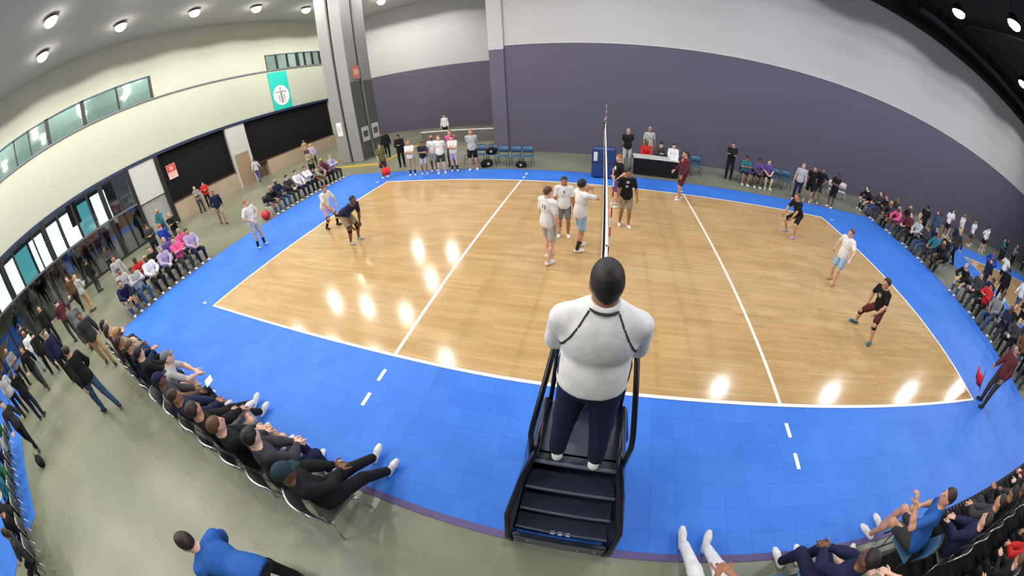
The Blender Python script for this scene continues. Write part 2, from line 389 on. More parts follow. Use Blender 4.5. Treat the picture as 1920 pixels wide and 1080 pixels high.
# lobby behind the glass: street windows letting daylight in
lw = struct('wall_lobby', MB().box((-37.2, -22, 0), (-37, 6, 4.4)), mat('lobby_wall', (92, 92, 96), 0.8), 'lobby rear wall with bright street windows')
M_day = mat('daylit_street_glass', (225, 245, 245), 0.3, emit=(232, 248, 250), estr=5.0)
M_day2 = mat('daylit_teal_glass', (120, 205, 215), 0.3, emit=(110, 200, 215), estr=1.6)
for i in range(14):
    y0 = -20 + i * 1.75
    MB().box((-36.98, y0, 0.9), (-36.94, y0 + 1.5, 4.0)).build('street_window', M_day if i % 4 else M_day2, lw)
    MB().box((-36.96, y0 + 1.5, 0.4), (-36.9, y0 + 1.75, 4.1)).build('mullion', M_dark, lw)
struct('ceiling_lobby', MB().box((-37.2, -22, 4.32), (XL - 0.6, 6, 4.4)), mat('lobby_ceiling', (90, 90, 92), 0.8))
struct('wall_lobby_end', MB().box((-37.2, 5.2, 0), (XL - 0.5, 5.4, 4.4)), mat('lobby_wall', (92, 92, 96), 0.8))
rb = empty('lobby_banner', (-25.2, -0.4, 2.98)); tag(rb, 'red banner hanging inside the glass lobby', 'banner')
MB().box((-0.01, -0.35, 0), (0.01, 0.35, 1.3)).build('cloth', mat('red_banner', (176, 44, 58), 0.7), rb)
MB().tube([(0, -0.4, 1.32), (0, 0.4, 1.32)], 0.02).build('rod', M_dark, rb)

# teal banner with round emblem
bn = empty('wall_banner', (XL + 0.02, 15.95, 4.35)); tag(bn, 'teal vertical banner with white round emblem on the left fascia', 'banner')
MB().box((0, -0.93, 0), (0.03, 0.93, 3.0)).build('cloth', mat('teal_banner', (16, 184, 172), 0.7, var=0.04), bn)
n = 28
disc = MB().prism([(0.78 * math.cos(2 * math.pi * k / n), 1.15 + 0.78 * math.sin(2 * math.pi * k / n)) for k in range(n)], 'x', 0.03, 0.045).build('emblem_disc', mat('banner_white', (238, 236, 232), 0.7, var=0.02), bn)
M_em = mat('emblem_grey', (142, 140, 138), 0.7)
MB().prism([(0.11 * math.cos(2 * math.pi * k / 16), 1.68 + 0.11 * math.sin(2 * math.pi * k / 16)) for k in range(16)], 'x', 0.045, 0.052).build('emblem_dot', M_em, disc)
MB().prism([(-0.55, 1.42), (-0.1, 1.52), (0.1, 1.52), (0.55, 1.42), (0.55, 1.33), (0.11, 1.40), (0.11, 0.55), (-0.11, 0.55), (-0.11, 1.40), (-0.55, 1.33)], 'x', 0.045, 0.052).build('emblem_figure', M_em, disc)
for sg in (-1, 1):
    MB().prism([(sg * 0.2, 1.2), (sg * 0.34, 1.2), (sg * 0.26, 0.62), (sg * 0.2, 0.62)], 'x', 0.045, 0.05).build('emblem_leaf', M_em, disc)
# red poster on the shutter
ps = empty('poster', (XL - 0.2, 6.0, 2.55)); tag(ps, 'small red and white poster on the nearer shutter', 'poster')
MB().box((0, -0.32, 0), (0.02, 0.32, 0.88)).build('sheet', mat('poster_pink', (226, 176, 170), 0.6), ps)
MB().box((0.02, -0.30, 0.42), (0.026, 0.30, 0.86)).build('red_block', mat('poster_red', (196, 70, 64), 0.6), ps)
MB().box((0.026, -0.12, 0.52), (0.03, 0.12, 0.76)).build('picture', mat('poster_pale', (222, 150, 146), 0.6), ps)

# big grooved column
colm = empty('column', (-14.72, 14.55, 0)); colm['kind'] = 'structure'; colm['label'] = 'massive grooved grey column beside the far left corner'
M_c = mat('column_grey', (140, 140, 140), 0.75, var=0.03); M_cb = mat('column_dark_base', (84, 84, 84), 0.75, var=0.04)
M_g = mat('column_groove', (52, 52, 54), 0.8)
MB().box((-0.82, -0.95, 0), (0.82, 0.95, 11.38)).build('core', M_g, colm)
xs_ = [(-0.95, -0.10), (0.10, 0.95)]; yy_ = [(-1.08, -0.12), (0.12, 1.08)]
for i, (a, b) in enumerate(xs_):
    for j, (c, d) in enumerate(yy_):
        MB().bbox((a, c, 0), (b, d, 11.38), 0.02).build('fluted_pier', M_c, colm)
for (c, d) in yy_:
    MB().box((0.95, c + 0.02, 0.1), (0.965, d - 0.02, 4.85)).build('wainscot_panel', M_cb, colm)
cb = struct('trim_4', MB().box((-16.6, 12.2, 0), (-11.6, 12.35, 0.08)).box((-16.6, 12.35, 0), (-16.45, 16.6, 0.08)).box((-11.75, 12.35, 0), (-11.6, 16.6, 0.08)), mat('yellow_kerb', (206, 178, 70), 0.7), 'yellow kerb around the column base')
def notice(loc, rz, wd, ht, c1, c2, label):
    q = empty('notice', loc, rz); tag(q, label, 'sign')
    MB().box((-wd / 2, -0.012, 0), (wd / 2, 0, ht)).build('board', mat('notice_face', c1, 0.6), q)
    MB().box((-wd * 0.32, -0.016, ht * 0.3), (wd * 0.32, -0.012, ht * 0.72)).build('print_block', mat('notice_print', c2, 0.6), q)
notice((-15.2, 13.46, 1.75), 0, 0.42, 0.85, (232, 232, 230), (206, 206, 204), 'white notice on the light face of the grey column')
notice((-13.74, 14.1, 1.15), math.pi / 2, 0.7, 0.9, (190, 190, 188), (80, 80, 84), 'pale framed notice on the dark column face, nearer court')
notice((-13.74, 15.15, 1.15), math.pi / 2, 0.7, 0.95, (196, 196, 194), (90, 90, 92), 'pale framed notice on the dark column face, nearer bay')
notice((-13.74, 14.15, 5.0), math.pi / 2, 0.7, 0.8, (196, 120, 108), (226, 170, 160), 'reddish square sign high on the grey column')

# ------------------------------------------------------------------ lamps
M_lens = mat('lamp_lens', (255, 250, 240), 0.4, emit=(255, 248, 236), estr=20)
M_lens2 = mat('highbay_lens', (255, 255, 250), 0.4, emit=(250, 252, 255), estr=20)
def lamp_proto(name, rr, drop, watts, colour, lens, cone):
    r = empty(name)
    MB().lathe([(rr * 0.45, drop), (rr * 0.7, drop * 0.8), (rr, 0.05), (rr * 1.04, 0.02), (rr * 0.95, 0.015)], n=20).build('housing', M_dark, r, smooth=True)
    MB().lathe([(rr * 0.98, 0.02), (rr * 0.95, -0.08), (rr * 0.8, -0.17), (rr * 0.5, -0.24), (rr * 0.15, -0.27)], n=20).build('lens', lens, r.children[0], smooth=True)
    L = bpy.data.lights.new(name + '_light', 'SPOT'); L.energy = watts; L.color = colour; L.spot_size = math.radians(cone); L.spot_blend = 0.06
    L.shadow_soft_size = 0.22
    obj('bulb', L, r, (0, 0, -0.50))
    return r
lp = lamp_proto('downlight', 0.32, 0.16, LAMP_LEFT, (1.0, 0.95, 0.87), M_lens, 160)
first = True
LORD = ['first', 'second', 'third', 'fourth', 'fifth', 'sixth', 'seventh', 'eighth', 'ninth']
for ix, x in enumerate((-19.6, -16.1, -12.5, -7.9)):
    for iy, y in enumerate((-14.4, -9.9, -5.4, -0.95, 3.5, 8.0, 12.4, 16.8, 21.2) if x < -8 else (-9.0, -4.4, 0.1, 4.6, 9.06)):  # front lamps of the last row are out of view, added for light
        o = lp if first else copy_tree(lp); first = False
        o.location = (x, y, 11.22)
        tag(o, 'round downlight in grey ceiling, %s from front in the %s row from left wall' % (LORD[iy], LORD[ix]), 'ceiling lamp', 'downlights of the grey ceiling')
hp = lamp_proto('high_bay_lamp', 0.36, 0.45, LAMP_HALL, (0.97, 0.98, 1.0), M_lens2, 155)
MB().tube([(0, 0, 0.4), (0, 0, 1.28)], 0.015, 6).build('stem', M_dark, hp)
first = True
for ix, x in enumerate((0, 8, 16, 24, 32)):
    for iy, y in enumerate((9.4, 5.6, 1.0, -4.0)):
        o = hp if first else copy_tree(hp); first = False
        o.location = (x, y, 11.1)
        tag(o, 'high bay lamp under black ceiling, %s from back wall in %s row from net' % (LORD[iy], LORD[ix]), 'ceiling lamp', 'high bay lamps of the black ceiling')
# ------------------------------------------------------------------ people: signed-distance bodies meshed with surface nets
V = lambda *a: np.array(a, float)
def nrm(a): return a / (np.linalg.norm(a) + 1e-9)
def lerp(a, b, t): return a + (b - a) * t
def rc(a, b, r1, r2):
    a = np.asarray(a, float); b = np.asarray(b, float); ab = b - a; L2 = float(ab @ ab) + 1e-12; m = max(r1, r2)
    def f(P):
        d = P - a; t = np.clip(d @ ab / L2, 0, 1)
        return np.linalg.norm(d - t[..., None] * ab, axis=-1) - (r1 + (r2 - r1) * t)
    return f, np.minimum(a, b) - m, np.maximum(a, b) + m
def el(c, r, R=None):
    c = np.asarray(c, float); r = np.asarray(r, float); R = np.eye(3) if R is None else R; m = r.max()
    def f(P):
        q = (P - c) @ R.T
        k0 = np.linalg.norm(q / r, axis=-1); k1 = np.linalg.norm(q / (r * r), axis=-1) + 1e-9
        return k0 * (k0 - 1) / k1
    return f, c - m, c + m
def field(prims, lo, n, h, k):
    D = np.full(n, 0.5)
    for f, a, b in prims:
        i0 = np.maximum(np.floor((a - 0.06 - lo) / h).astype(int), 0); i1 = np.minimum(np.ceil((b + 0.06 - lo) / h).astype(int) + 1, n)
        if (i1 <= i0).any(): continue
        ax = [lo[j] + h * np.arange(i0[j], i1[j]) for j in range(3)]
        P = np.stack(np.meshgrid(*ax, indexing='ij'), -1)
        d = f(P); s = D[i0[0]:i1[0], i0[1]:i1[1], i0[2]:i1[2]]
        hh = np.clip(0.5 + 0.5 * (s - d) / k, 0, 1)
        s[...] = s + (d - s) * hh - k * hh * (1 - hh)
    return D
def grid_points(lo, n, h):
    return np.stack(np.meshgrid(*[lo[j] + h * np.arange(n[j]) for j in range(3)], indexing='ij'), -1)
def nets(D, lo, h):
    ins = D < 0
    nx, ny, nz = D.shape
    corners = [(i, j, k) for i in (0, 1) for j in (0, 1) for k in (0, 1)]
    cnt = sum(ins[i:nx - 1 + i, j:ny - 1 + j, k:nz - 1 + k].astype(np.int8) for i, j, k in corners)
    act = (cnt > 0) & (cnt < 8)
    idx = -np.ones(act.shape, int); cells = np.argwhere(act); idx[act] = np.arange(len(cells))
    if len(cells) == 0: return np.zeros((0, 3)), []
    S = np.zeros((len(cells), 3)); C = np.zeros(len(cells))
    for a in corners:
        for ax in range(3):
            if a[ax]: continue
            b = list(a); b[ax] = 1
            pa = cells + np.array(a); pb = cells + np.array(b)
            da = D[pa[:, 0], pa[:, 1], pa[:, 2]]; db = D[pb[:, 0], pb[:, 1], pb[:, 2]]
            m = (da < 0) != (db < 0)
            t = np.where(m, da / np.where(m, da - db, 1), 0)
            pt = np.array(a, float) + np.zeros((len(cells), 3)); pt[:, ax] += t
            S[m] += pt[m]; C[m] += 1
    vert = lo + h * (cells + S / C[:, None])
    F = []
    for ax in range(3):
        u, v = (ax + 1) % 3, (ax + 2) % 3
        sl0 = [slice(None)] * 3; sl1 = [slice(None)] * 3
        sl0[ax] = slice(0, -1); sl1[ax] = slice(1, None)
        A = ins[tuple(sl0)]; B = ins[tuple(sl1)]
        e = np.argwhere(A != B)
        e = e[(e[:, u] > 0) & (e[:, v] > 0) & (e[:, u] < D.shape[u] - 1) & (e[:, v] < D.shape[v] - 1)]
        if not len(e): continue
        flip = ~A[e[:, 0], e[:, 1], e[:, 2]]
        def ix(du, dv):
            q = e.copy(); q[:, u] += du; q[:, v] += dv
            return idx[q[:, 0], q[:, 1], q[:, 2]]
        q = np.stack([ix(-1, -1), ix(0, -1), ix(0, 0), ix(-1, 0)], 1)
        q[flip] = q[flip][:, ::-1]
        F.append(q)
    F = np.concatenate(F); F = F[(F >= 0).all(1)]
    return vert, F
def bounds(prims, h):
    lo = np.min([p[1] for p in prims], 0) - 2.5 * h; hi = np.max([p[2] for p in prims], 0) + 2.5 * h
    return lo, np.ceil((hi - lo) / h).astype(int) + 1
def shape(groups, h):
    """groups: list of (prims, k, cuts); cut = (point, normal) keeps the side the normal points to. union of the groups"""
    allp = [p for g in groups for p in g[0]]
    lo, n = bounds(allp, h); D = None; P = None
    for prims, k, cuts in groups:
        d = field(prims, lo, n, h, k)
        for c in cuts:
            if P is None: P = grid_points(lo, n, h)
            d = np.maximum(d, c(P) if callable(c) else (c[0] - P) @ c[1])
        D = d if D is None else np.minimum(D, d)
    return nets(D, lo, h)
def npmesh(name, parts, nm):
    """parts: list of (verts, faces, material index)"""
    v = []; f = []; mi = []; o = 0
    for a, b, m in parts:
        if len(a) == 0: continue
        v.append(a); f += [tuple(q) for q in (np.asarray(b) + o).tolist()]; mi += [m] * len(b); o += len(a)
    me = bpy.data.meshes.new(name); me.from_pydata(np.concatenate(v).tolist(), [], f)
    for i in range(nm): me.materials.append(None)
    if nm > 1: me.polygons.foreach_set('material_index', mi)
    me.polygons.foreach_set('use_smooth', [True] * len(f)); me.update()
    return me
def ik(a, t, l1, l2, pole):
    d = t - a; L = np.linalg.norm(d); L = min(max(L, abs(l1 - l2) + 0.02), l1 + l2 - 0.004); u = nrm(d); t = a + u * L
    x = (l1 * l1 - l2 * l2 + L * L) / (2 * L); h_ = math.sqrt(max(l1 * l1 - x * x, 0))
    p = pole - u * float(pole @ u); p = nrm(p)
    return a + u * x + p * h_, t

def pose(pel=(0, 0, .93), lean=0.0, side=0.0, twist=0.0, wl=(-.27, .05, .86), wrr=(.27, .05, .86), al=(-.11, -.02, .075), ar=(.11, -.02, .075),
         kl=(-.15, 1, 0), kr=(.15, 1, 0), el_l=(-.5, -1, 0), el_r=(.5, -1, 0), head=(0, 0), tl=-.15, tr=.15, toe=0.0, curl=0.5, bw=1.0, bd=1.0, pl=None, prt=None):
    J = {}
    pel = V(*pel); u = nrm(V(side, math.sin(lean), math.cos(lean))); r0 = V(math.cos(twist), math.sin(twist), 0)
    r_ = nrm(r0 - u * float(r0 @ u)); fwd = np.cross(u, r_)
    J['pel'] = pel; J['u'] = u; J['r'] = r_; J['f'] = fwd; J['R'] = np.stack([r_, fwd, u])
    hr = V(1, 0, 0); J['hip'] = [pel + hr * s * .092 + V(0, 0, -.03) for s in (-1, 1)]
    curve = u * .27 + fwd * (-.01)
    J['waist'] = pel + u * .14; J['chest'] = pel + u * .345 + fwd * -.005; J['neck'] = pel + u * .52 + fwd * (-.02)
    J['sh'] = [pel + u * (.475 - .15 * (bw - 1)) + r_ * s * .178 * (0.5 + 0.5 * bw) + fwd * -.01 for s in (-1, 1)]
    hu = nrm(lerp(u, V(0, 0, 1), 0.55)); yaw, pit = head
    hf = V(fwd[0], fwd[1], 0) if abs(fwd[2]) < .95 else V(0, 1, 0); hf = nrm(hf)
    c, s = math.cos(yaw), math.sin(yaw); hf = V(hf[0] * c - hf[1] * s, hf[0] * s + hf[1] * c, 0)
    hf = nrm(hf * math.cos(pit) + V(0, 0, 1) * math.sin(pit)); hr_ = nrm(np.cross(hf, hu)); hu2 = np.cross(hr_, hf)
    J['hR'] = np.stack([hr_, hf, hu2]); J['head'] = J['neck'] + hu * (.155 if bw < 1.2 else .135) + hf * .025
    J['el'] = [None, None]; J['wr'] = [None, None]; J['kn'] = [None, None]; J['an'] = [None, None]
    for i, (t, pole) in enumerate(((wl, el_l), (wrr, el_r))):
        J['el'][i], J['wr'][i] = ik(J['sh'][i], V(*t), .285, .25, V(*pole))
    for i, (t, pole) in enumerate(((al, kl), (ar, kr))):
        J['kn'][i], J['an'][i] = ik(J['hip'][i], V(*t), .425, .41, V(*pole))
    J['toe'] = []
    for i, a in enumerate((tl, tr)):
        d = V(math.sin(a), math.cos(a), 0); an = J['an'][i]
        if toe: d = nrm(d * math.cos(toe) + V(0, 0, 1) * math.sin(toe))
        J['toe'].append(d)
    J['curl'] = curl; J['bw'] = bw; J['bd'] = bd; J['palm'] = [pl, prt]
    return J

def hand(J, i):
    wr = J['wr'][i]; d = nrm(wr - J['el'][i]); s = (-1, 1)[i]
    if J['palm'][i] is not None: n_ = V(*J['palm'][i])
    elif abs(d[2]) > .7: n_ = V(-s, .2, 0)
    else: n_ = V(0, .1, -1)
    n_ = nrm(n_ - d * float(n_ @ d)); lat = np.cross(d, n_)      # toward thumb or little finger
    th = lat * (1 if float(lat @ V(-s * .3, 1, .5)) > 0 else -1)
    P = [rc(wr - d * .03, wr + d * .02, .027, .027)]
    for q in (-1.5, -.5, .5, 1.5): P.append(rc(wr + d * .015 + th * q * .012, wr + d * .085 + th * q * .0195, .015, .0125))
    c = J['curl']
    for q, ln in zip((-1.5, -.5, .5, 1.5), (.78, .95, 1.0, .92)):
        p = wr + d * .088 + th * q * .0205; a = 0.15 + .25 * c
        for L, r in ((.042, .0098), (.027, .009), (.022, .0082)):
            dr = d * math.cos(a) + n_ * math.sin(a); e = p + dr * L * ln; P.append(rc(p, e, r, r * .94)); p = e; a += .25 + .75 * c
    p = wr + d * .022 + th * .026; dr = nrm(d * .55 + th * .8 + n_ * .25)
    for L, r in ((.045, .0135), (.033, .0115), (.025, .0098)):
        e = p + dr * L; P.append(rc(p, e, r, r * .93)); p = e; dr = nrm(dr + d * .45 + n_ * .3 * c)
    return P

def torso(J, g=0.0):
    R = J['R']; bw, bd = J['bw'], J['bd']
    T = [el(J['chest'], (.160 * bw + g, .108 * bd + g, .205 + g), R), el(J['waist'] + J['f'] * (.012 * (bd - 1) * 4), (.142 * bw ** 1.3 + g, .104 * bd ** 1.2 + g, .165 + g), R),
         el(J['pel'] + V(0, -.012, .0), (.163 * (.5 + .5 * bw) + g, .118 * (.4 + .6 * bd) + g, .125 + g), R),
         rc(J['sh'][0], J['sh'][1], .060 + g, .060 + g)]
    T.append(rc(lerp(J['sh'][0], J['neck'], .35), J['neck'] + J['u'] * .02, .052 + g, .05 + g)); T.append(rc(lerp(J['sh'][1], J['neck'], .35), J['neck'] + J['u'] * .02, .052 + g, .05 + g))
    return T
def head_prims(J):
    c = J['head']; R = J['hR']; w = lambda x, y, z: c + x * R[0] + y * R[1] + z * R[2]
    P = [el(w(0, -.008, .022), (.076, .096, .098), R), el(w(0, .022, -.045), (.057, .070, .072), R), rc(w(0, .085, .015), w(0, .108, -.018), .009, .014),
         el(w(-.077, -.008, -.008), (.010, .018, .030), R), el(w(.077, -.008, -.008), (.010, .018, .030), R), rc(J['neck'] - J['u'] * .03, w(0, -.015, -.05), .062, .056)]
    return P
def ball(c, r, n=8, R=None):
    c = np.asarray(c); v = []; f = []; m = n // 2
    for i in range(m + 1):
        th = math.pi * i / m
        for k in range(n):
            ph = 2 * math.pi * k / n; q = V(math.sin(th) * math.cos(ph), math.sin(th) * math.sin(ph), math.cos(th)) * np.asarray(r)
            v.append(c + (q if R is None else q @ R))
    for i in range(m):
        for k in range(n): f.append((i * n + k, (i + 1) * n + k, (i + 1) * n + (k + 1) % n, i * n + (k + 1) % n))
    return np.array(v), np.array(f), 1
def foot_prims(J, i, g=0.0):
    an = J['an'][i]; d = J['toe'][i]; dn = V(0, 0, -1) if abs(d[2]) < .1 else nrm(np.cross(d, np.cross(V(0, 0, -1), d)))
    h_ = an + dn * .040 - d * .045; b = an + dn * .045 + d * .10; t = an + dn * .050 + d * .155
    return [rc(h_, b, .032 + g, .034 + g), rc(b, t, .034 + g, .026 + g)]

BODY_CACHE = {}
def body_mesh(J, h):
    P = torso(J) + head_prims(J)
    bw = J['bw'] ** .7
    for i in (0, 1):
        P += [rc(J['sh'][i], J['el'][i], .053 * bw, .041 * bw), rc(J['el'][i], lerp(J['el'][i], J['wr'][i], .4), .041 * bw, .041 * bw), rc(lerp(J['el'][i], J['wr'][i], .4), J['wr'][i], .040 * bw, .026)]
        P += [rc(J['hip'][i], J['kn'][i], .086 * bw, .053), rc(J['kn'][i], lerp(J['kn'][i], J['an'][i], .35), .052, .054), rc(lerp(J['kn'][i], J['an'][i], .35), J['an'][i], .054, .034)]
        P += foot_prims(J, i)
    parts = [shape([(P, .035, [])], h) + (0,)]
    for i in (0, 1): parts.append(shape([(hand(J, i), .010, [])], .0062) + (0,))
    c = J['head']; R = J['hR']
    for s in (-1, 1): parts.append(ball(c + s * .032 * R[0] + .084 * R[1] + .014 * R[2], (.013, .010, .008), 8, R))
    a = ball(c + .083 * R[1] - .062 * R[2], (.024, .010, .006), 8, R); parts.append((a[0], a[1], 2))
    return npmesh('body', parts, 3)
def shirt_groups(J, sleeve, g=.016, hem=None):
    hem = (.085 if J['bw'] < 1.2 else .0) if hem is None else hem
    keep = (J['pel'] - J['u'] * hem, J['u']); top = (J['neck'] + J['u'] * .035, -J['u'])
    bw = J['bw'] ** .35; S = []
    for i in (0, 1):
        if sleeve == 'long':
            S += [rc(J['sh'][i], J['el'][i], .068 * bw, .062 * bw), rc(J['el'][i], lerp(J['el'][i], J['wr'][i], .4), .062 * bw, .057 * bw), rc(lerp(J['el'][i], J['wr'][i], .4), lerp(J['el'][i], J['wr'][i], .95), .057 * bw, .044)]
        elif sleeve != 'none':
            S += [rc(J['sh'][i], lerp(J['sh'][i], J['el'][i], .70 if sleeve == 'short' else 1.08), .068 * bw, .062 * bw)]
    skirt = el(J['pel'] + V(0, -.01, .02), (.172 * (.45 + .55 * J['bw']) + g, .130 * (.4 + .6 * J['bd']) + g, .30), J['R'])
    G = [(torso(J, g) + [skirt], .03, [keep, top])]
    if S: G.append((S + [rc(lerp(J['sh'][0], J['neck'], .3), lerp(J['sh'][1], J['neck'], .3), .07, .07), el(J['chest'] + J['u'] * .03, (.158 * J['bw'] + g, .10 * J['bd'] + g, .15), J['R'])], .045, [top]))
    return G
def bottom_groups(J, kind, g=.012):
    P = [el(J['pel'] + V(0, -.012, 0), (.163 * (.5 + .5 * J['bw']) + g, .118 * (.4 + .6 * J['bd']) + g, .125 + g), J['R'])]
    bw = J['bw'] ** .7
    for i in (0, 1):
        if kind == 'shorts': P.append(rc(J['hip'][i], lerp(J['hip'][i], J['kn'][i], .72), .100 * bw, .090))
        elif kind == 'tights': P += [rc(J['hip'][i], J['kn'][i], .092 * bw, .060), rc(J['kn'][i], lerp(J['kn'][i], J['an'][i], .85), .060, .044)]
        else: P += [rc(J['hip'][i], J['kn'][i], .098 * bw, .072 * bw), rc(J['kn'][i], lerp(J['kn'][i], J['an'][i], .95), .071 * bw, .056 * bw)]
    return [(P, .03, [(J['pel'] + J['u'] * .10, -J['u'])])]
def hair_groups(J, style):
    c = J['head']; R = J['hR']; w = lambda x, y, z: c + x * R[0] + y * R[1] + z * R[2]
    P = [el(w(0, -.012, .028), (.086, .104, .104), R)]
    n_ = nrm(-.66 * R[1] + .75 * R[2])
    if style == 'long':
        P += [rc(w(0, -.075, -.01), w(0, -.095, -.20), .075, .06)]
    if style == 'bun': P += [el(w(0, -.10, .06), (.045, .045, .045), R)]
    if style == 'tail': P += [rc(w(0, -.10, .05), w(0, -.15, -.12), .03, .018)]
    if style == 'curly': P = [el(w(0, -.012, .036), (.100, .115, .112), R)]
    if style == 'nape':
        P += [rc(w(0, -.030, .0), w(0, -.030, -.050), .078, .066)]; return [(P, .02, [(w(0, -.022, 0), nrm(-.72 * R[1] + .7 * R[2])), (w(0, 0, -.086), R[2])])]
    return [(P, .02, [(w(0, 0, .004 if style != 'long' else -.0), n_)])]
def cap_groups(J):
    c = J['head']; R = J['hR']; w = lambda x, y, z: c + x * R[0] + y * R[1] + z * R[2]
    return [([el(w(0, -.006, .036), (.090, .108, .098), R)], .02, [(w(0, 0, .035), nrm(R[2] - .12 * R[1]))]),
            ([el(w(0, .10, .045), (.068, .085, .010), R)], .02, [(w(0, .05, 0), R[1])])]

COLOURS = {'white': (226, 226, 228), 'light grey': (176, 178, 180), 'grey': (122, 124, 126), 'charcoal': (58, 58, 62), 'black': (25, 25, 28), 'navy': (30, 36, 66),
           'blue': (42, 92, 168), 'light blue': (150, 186, 214), 'royal blue': (36, 66, 170), 'teal': (44, 110, 124), 'purple': (88, 72, 140), 'maroon': (88, 40, 48), 'red': (190, 44, 44),
           'pink': (222, 92, 140), 'orange': (214, 116, 50), 'olive': (98, 100, 62), 'khaki': (158, 148, 122), 'tan': (184, 150, 112), 'green': (44, 100, 72), 'brown': (96, 66, 48), 'lilac': (178, 164, 196), 'denim': (62, 84, 122), 'dark teal': (34, 56, 64)}
SKINS = [(214, 170, 146), (196, 148, 120), (160, 112, 84), (112, 76, 58), (222, 182, 160)]
HAIRS = {'black': (24, 20, 20), 'dark brown': (46, 32, 26), 'brown': (92, 60, 40), 'ginger': (168, 96, 52), 'blond': (186, 150, 100), 'grey': (150, 146, 142)}
def cloth(cn): return mat(cn.replace(' ', '_') + '_cloth', COLOURS[cn], 0.85, var=0.10, scale=14, bump=0.15, spec=0.25)
M_eye = mat('eye_dark', (32, 24, 22), 0.3); M_lip = mat('lip', (160, 92, 84), 0.5)
MCACHE = {}
def pm(key, fn):
    if key not in MCACHE: MCACHE[key] = fn()
    return MCACHE[key]
def part(name, me, mats, root):
    o = obj(name, me, root)
    for i, m in enumerate(mats):
        o.material_slots[i].link = 'OBJECT'; o.material_slots[i].material = m
    return o
NPEOPLE = 0
def person(pk, J, loc, rz, label, top='black', bottom='charcoal', sleeve='short', kind='shorts', shoes='white', hair=('dark brown', 'short'), skin=None, ht=1.7,
           cap=None, socks=None, pads=None, group=None, h=.021, extra=None, sleeves=None):
    global NPEOPLE
    NPEOPLE += 1
    root = empty('person', loc, rz); s = ht / 1.745; root.scale = (s, s, s)
    tag(root, label, 'person', group)
    sk = SKINS[NPEOPLE % 5] if skin is None else SKINS[skin]
    part('body', pm((pk, 'body'), lambda: body_mesh(J, h)), [mat('skin', sk, 0.55, var=0.05, scale=8), M_eye, M_lip], root)
    part('shirt', pm((pk, 'shirt', sleeve), lambda: npmesh('shirt', [shape(shirt_groups(J, sleeve), h) + (0,)], 1)), [cloth(top)], root)
    nm_ = {'shorts': 'shorts', 'tights': 'leggings'}.get(kind, 'trousers')
    part(nm_, pm((pk, kind), lambda: npmesh(nm_, [shape(bottom_groups(J, kind), h) + (0,)], 1)), [cloth(bottom)], root)
    for i in (0, 1):
        part('shoe', pm((pk, 'shoe', i), lambda: npmesh('shoe', [shape([(foot_prims(J, i, .012), .02, [])], h * .85) + (0,)], 1)), [cloth(shoes)], root)
    if cap: part('cap', pm((pk, 'cap'), lambda: npmesh('cap', [shape(cap_groups(J), h * .75) + (0,)], 1)), [cloth(cap)], root)
    part('hair', pm((pk, 'hair', hair[1]), lambda: npmesh('hair', [shape(hair_groups(J, hair[1]), h * .75) + (0,)], 1)), [mat(hair[0].replace(' ', '_') + '_hair', HAIRS[hair[0]], 0.6, var=0.2, scale=30, bump=0.3)], root)
    if socks:
        for i in (0, 1):
            part('sock', pm((pk, 'sock', i), lambda: npmesh('sock', [shape([([rc(lerp(J['kn'][i], J['an'][i], .45), J['an'][i], .054, .042)], .02, [])], h * .85) + (0,)], 1)), [cloth(socks)], root)
    if pads:
        for i in (0, 1):
            part('knee_pad', pm((pk, 'pad', i), lambda: npmesh('knee_pad', [shape([([rc(lerp(J['hip'][i], J['kn'][i], .85), lerp(J['kn'][i], J['an'][i], .18), .068, .066)], .02, [])], h * .85) + (0,)], 1)), [cloth(pads)], root)
    if extra: extra(root, J)
    return root
def emblem(colour, fx, fz, w_, h_, front=True, name='jersey_emblem'):
    def f(root, J):
        fd = J['f'] if front else -J['f']; c = J['chest'] + J['r'] * fx + J['u'] * fz
        def cut(P):
            q = P - c; a = np.abs(q @ J['r']) - w_; b = np.abs(q @ J['u']) - h_
            return np.maximum(np.maximum(a, b), .02 - q @ fd)
        g = shirt_groups(J, 'short', .016 + .006)
        vv, ff = shape([(g[0][0], .03, g[0][2] + [cut])], .011)
        if len(vv): part(name, npmesh(name, [(vv, ff, 0)], 1), [cloth(colour)], [c for c in root.children if c.name.startswith('shirt')][0])
    return f
# ------------------------------------------------------------------ net, posts, referee stand
M_steel = mat('brushed_steel', (170, 172, 176), 0.3, metal=0.9)
M_pad = mat('navy_vinyl_pad', (30, 62, 118), 0.45, var=0.06)
M_blk = mat('black_plastic', (18, 20, 26), 0.35, var=0.1)
NETZ = 2.24
def net_post(y, label):
    r = empty('net_post', (0, y, 0.012)); tag(r, label, 'net post')
    MB().lathe([(0.045, 0), (0.045, 2.3), (0.04, 2.33)], n=14).build('pole', M_steel, r, smooth=True)
    if y > 5:
        MB().bbox((-0.46, -0.20, 0.02), (0.46, 0.22, 1.22), 0.06).build('pad', M_pad, r)
        MB().bbox((-0.38, -0.212, 0.70), (-0.24, -0.198, 1.05), 0.004).build('pad_logo', mat('pad_logo_white', (220, 226, 236), 0.5), r)
        MB().box((-0.465, -0.205, 0.62), (0.465, 0.225, 0.65)).build('pad_strap', mat('pad_strap', (18, 34, 70), 0.6), r)
    else: MB().lathe([(0.20, 0.02), (0.215, 0.06), (0.215, 1.66), (0.20, 1.7), (0.06, 1.7)], n=18).build('pad', M_pad, r, smooth=True)
    MB().lathe([(0.17, 0), (0.17, 0.02), (0.06, 0.03)], n=16).build('base_plate', M_steel, r)
    MB().bbox((-0.05, -0.09, 1.95), (0.05, -0.04, 2.2), 0.008).build('winch', M_blk, r)
    return r
net_post(10.05, 'blue padded net post at the far side by the scorer table')
net_post(-0.95, 'blue padded net post in front of the referee stand')
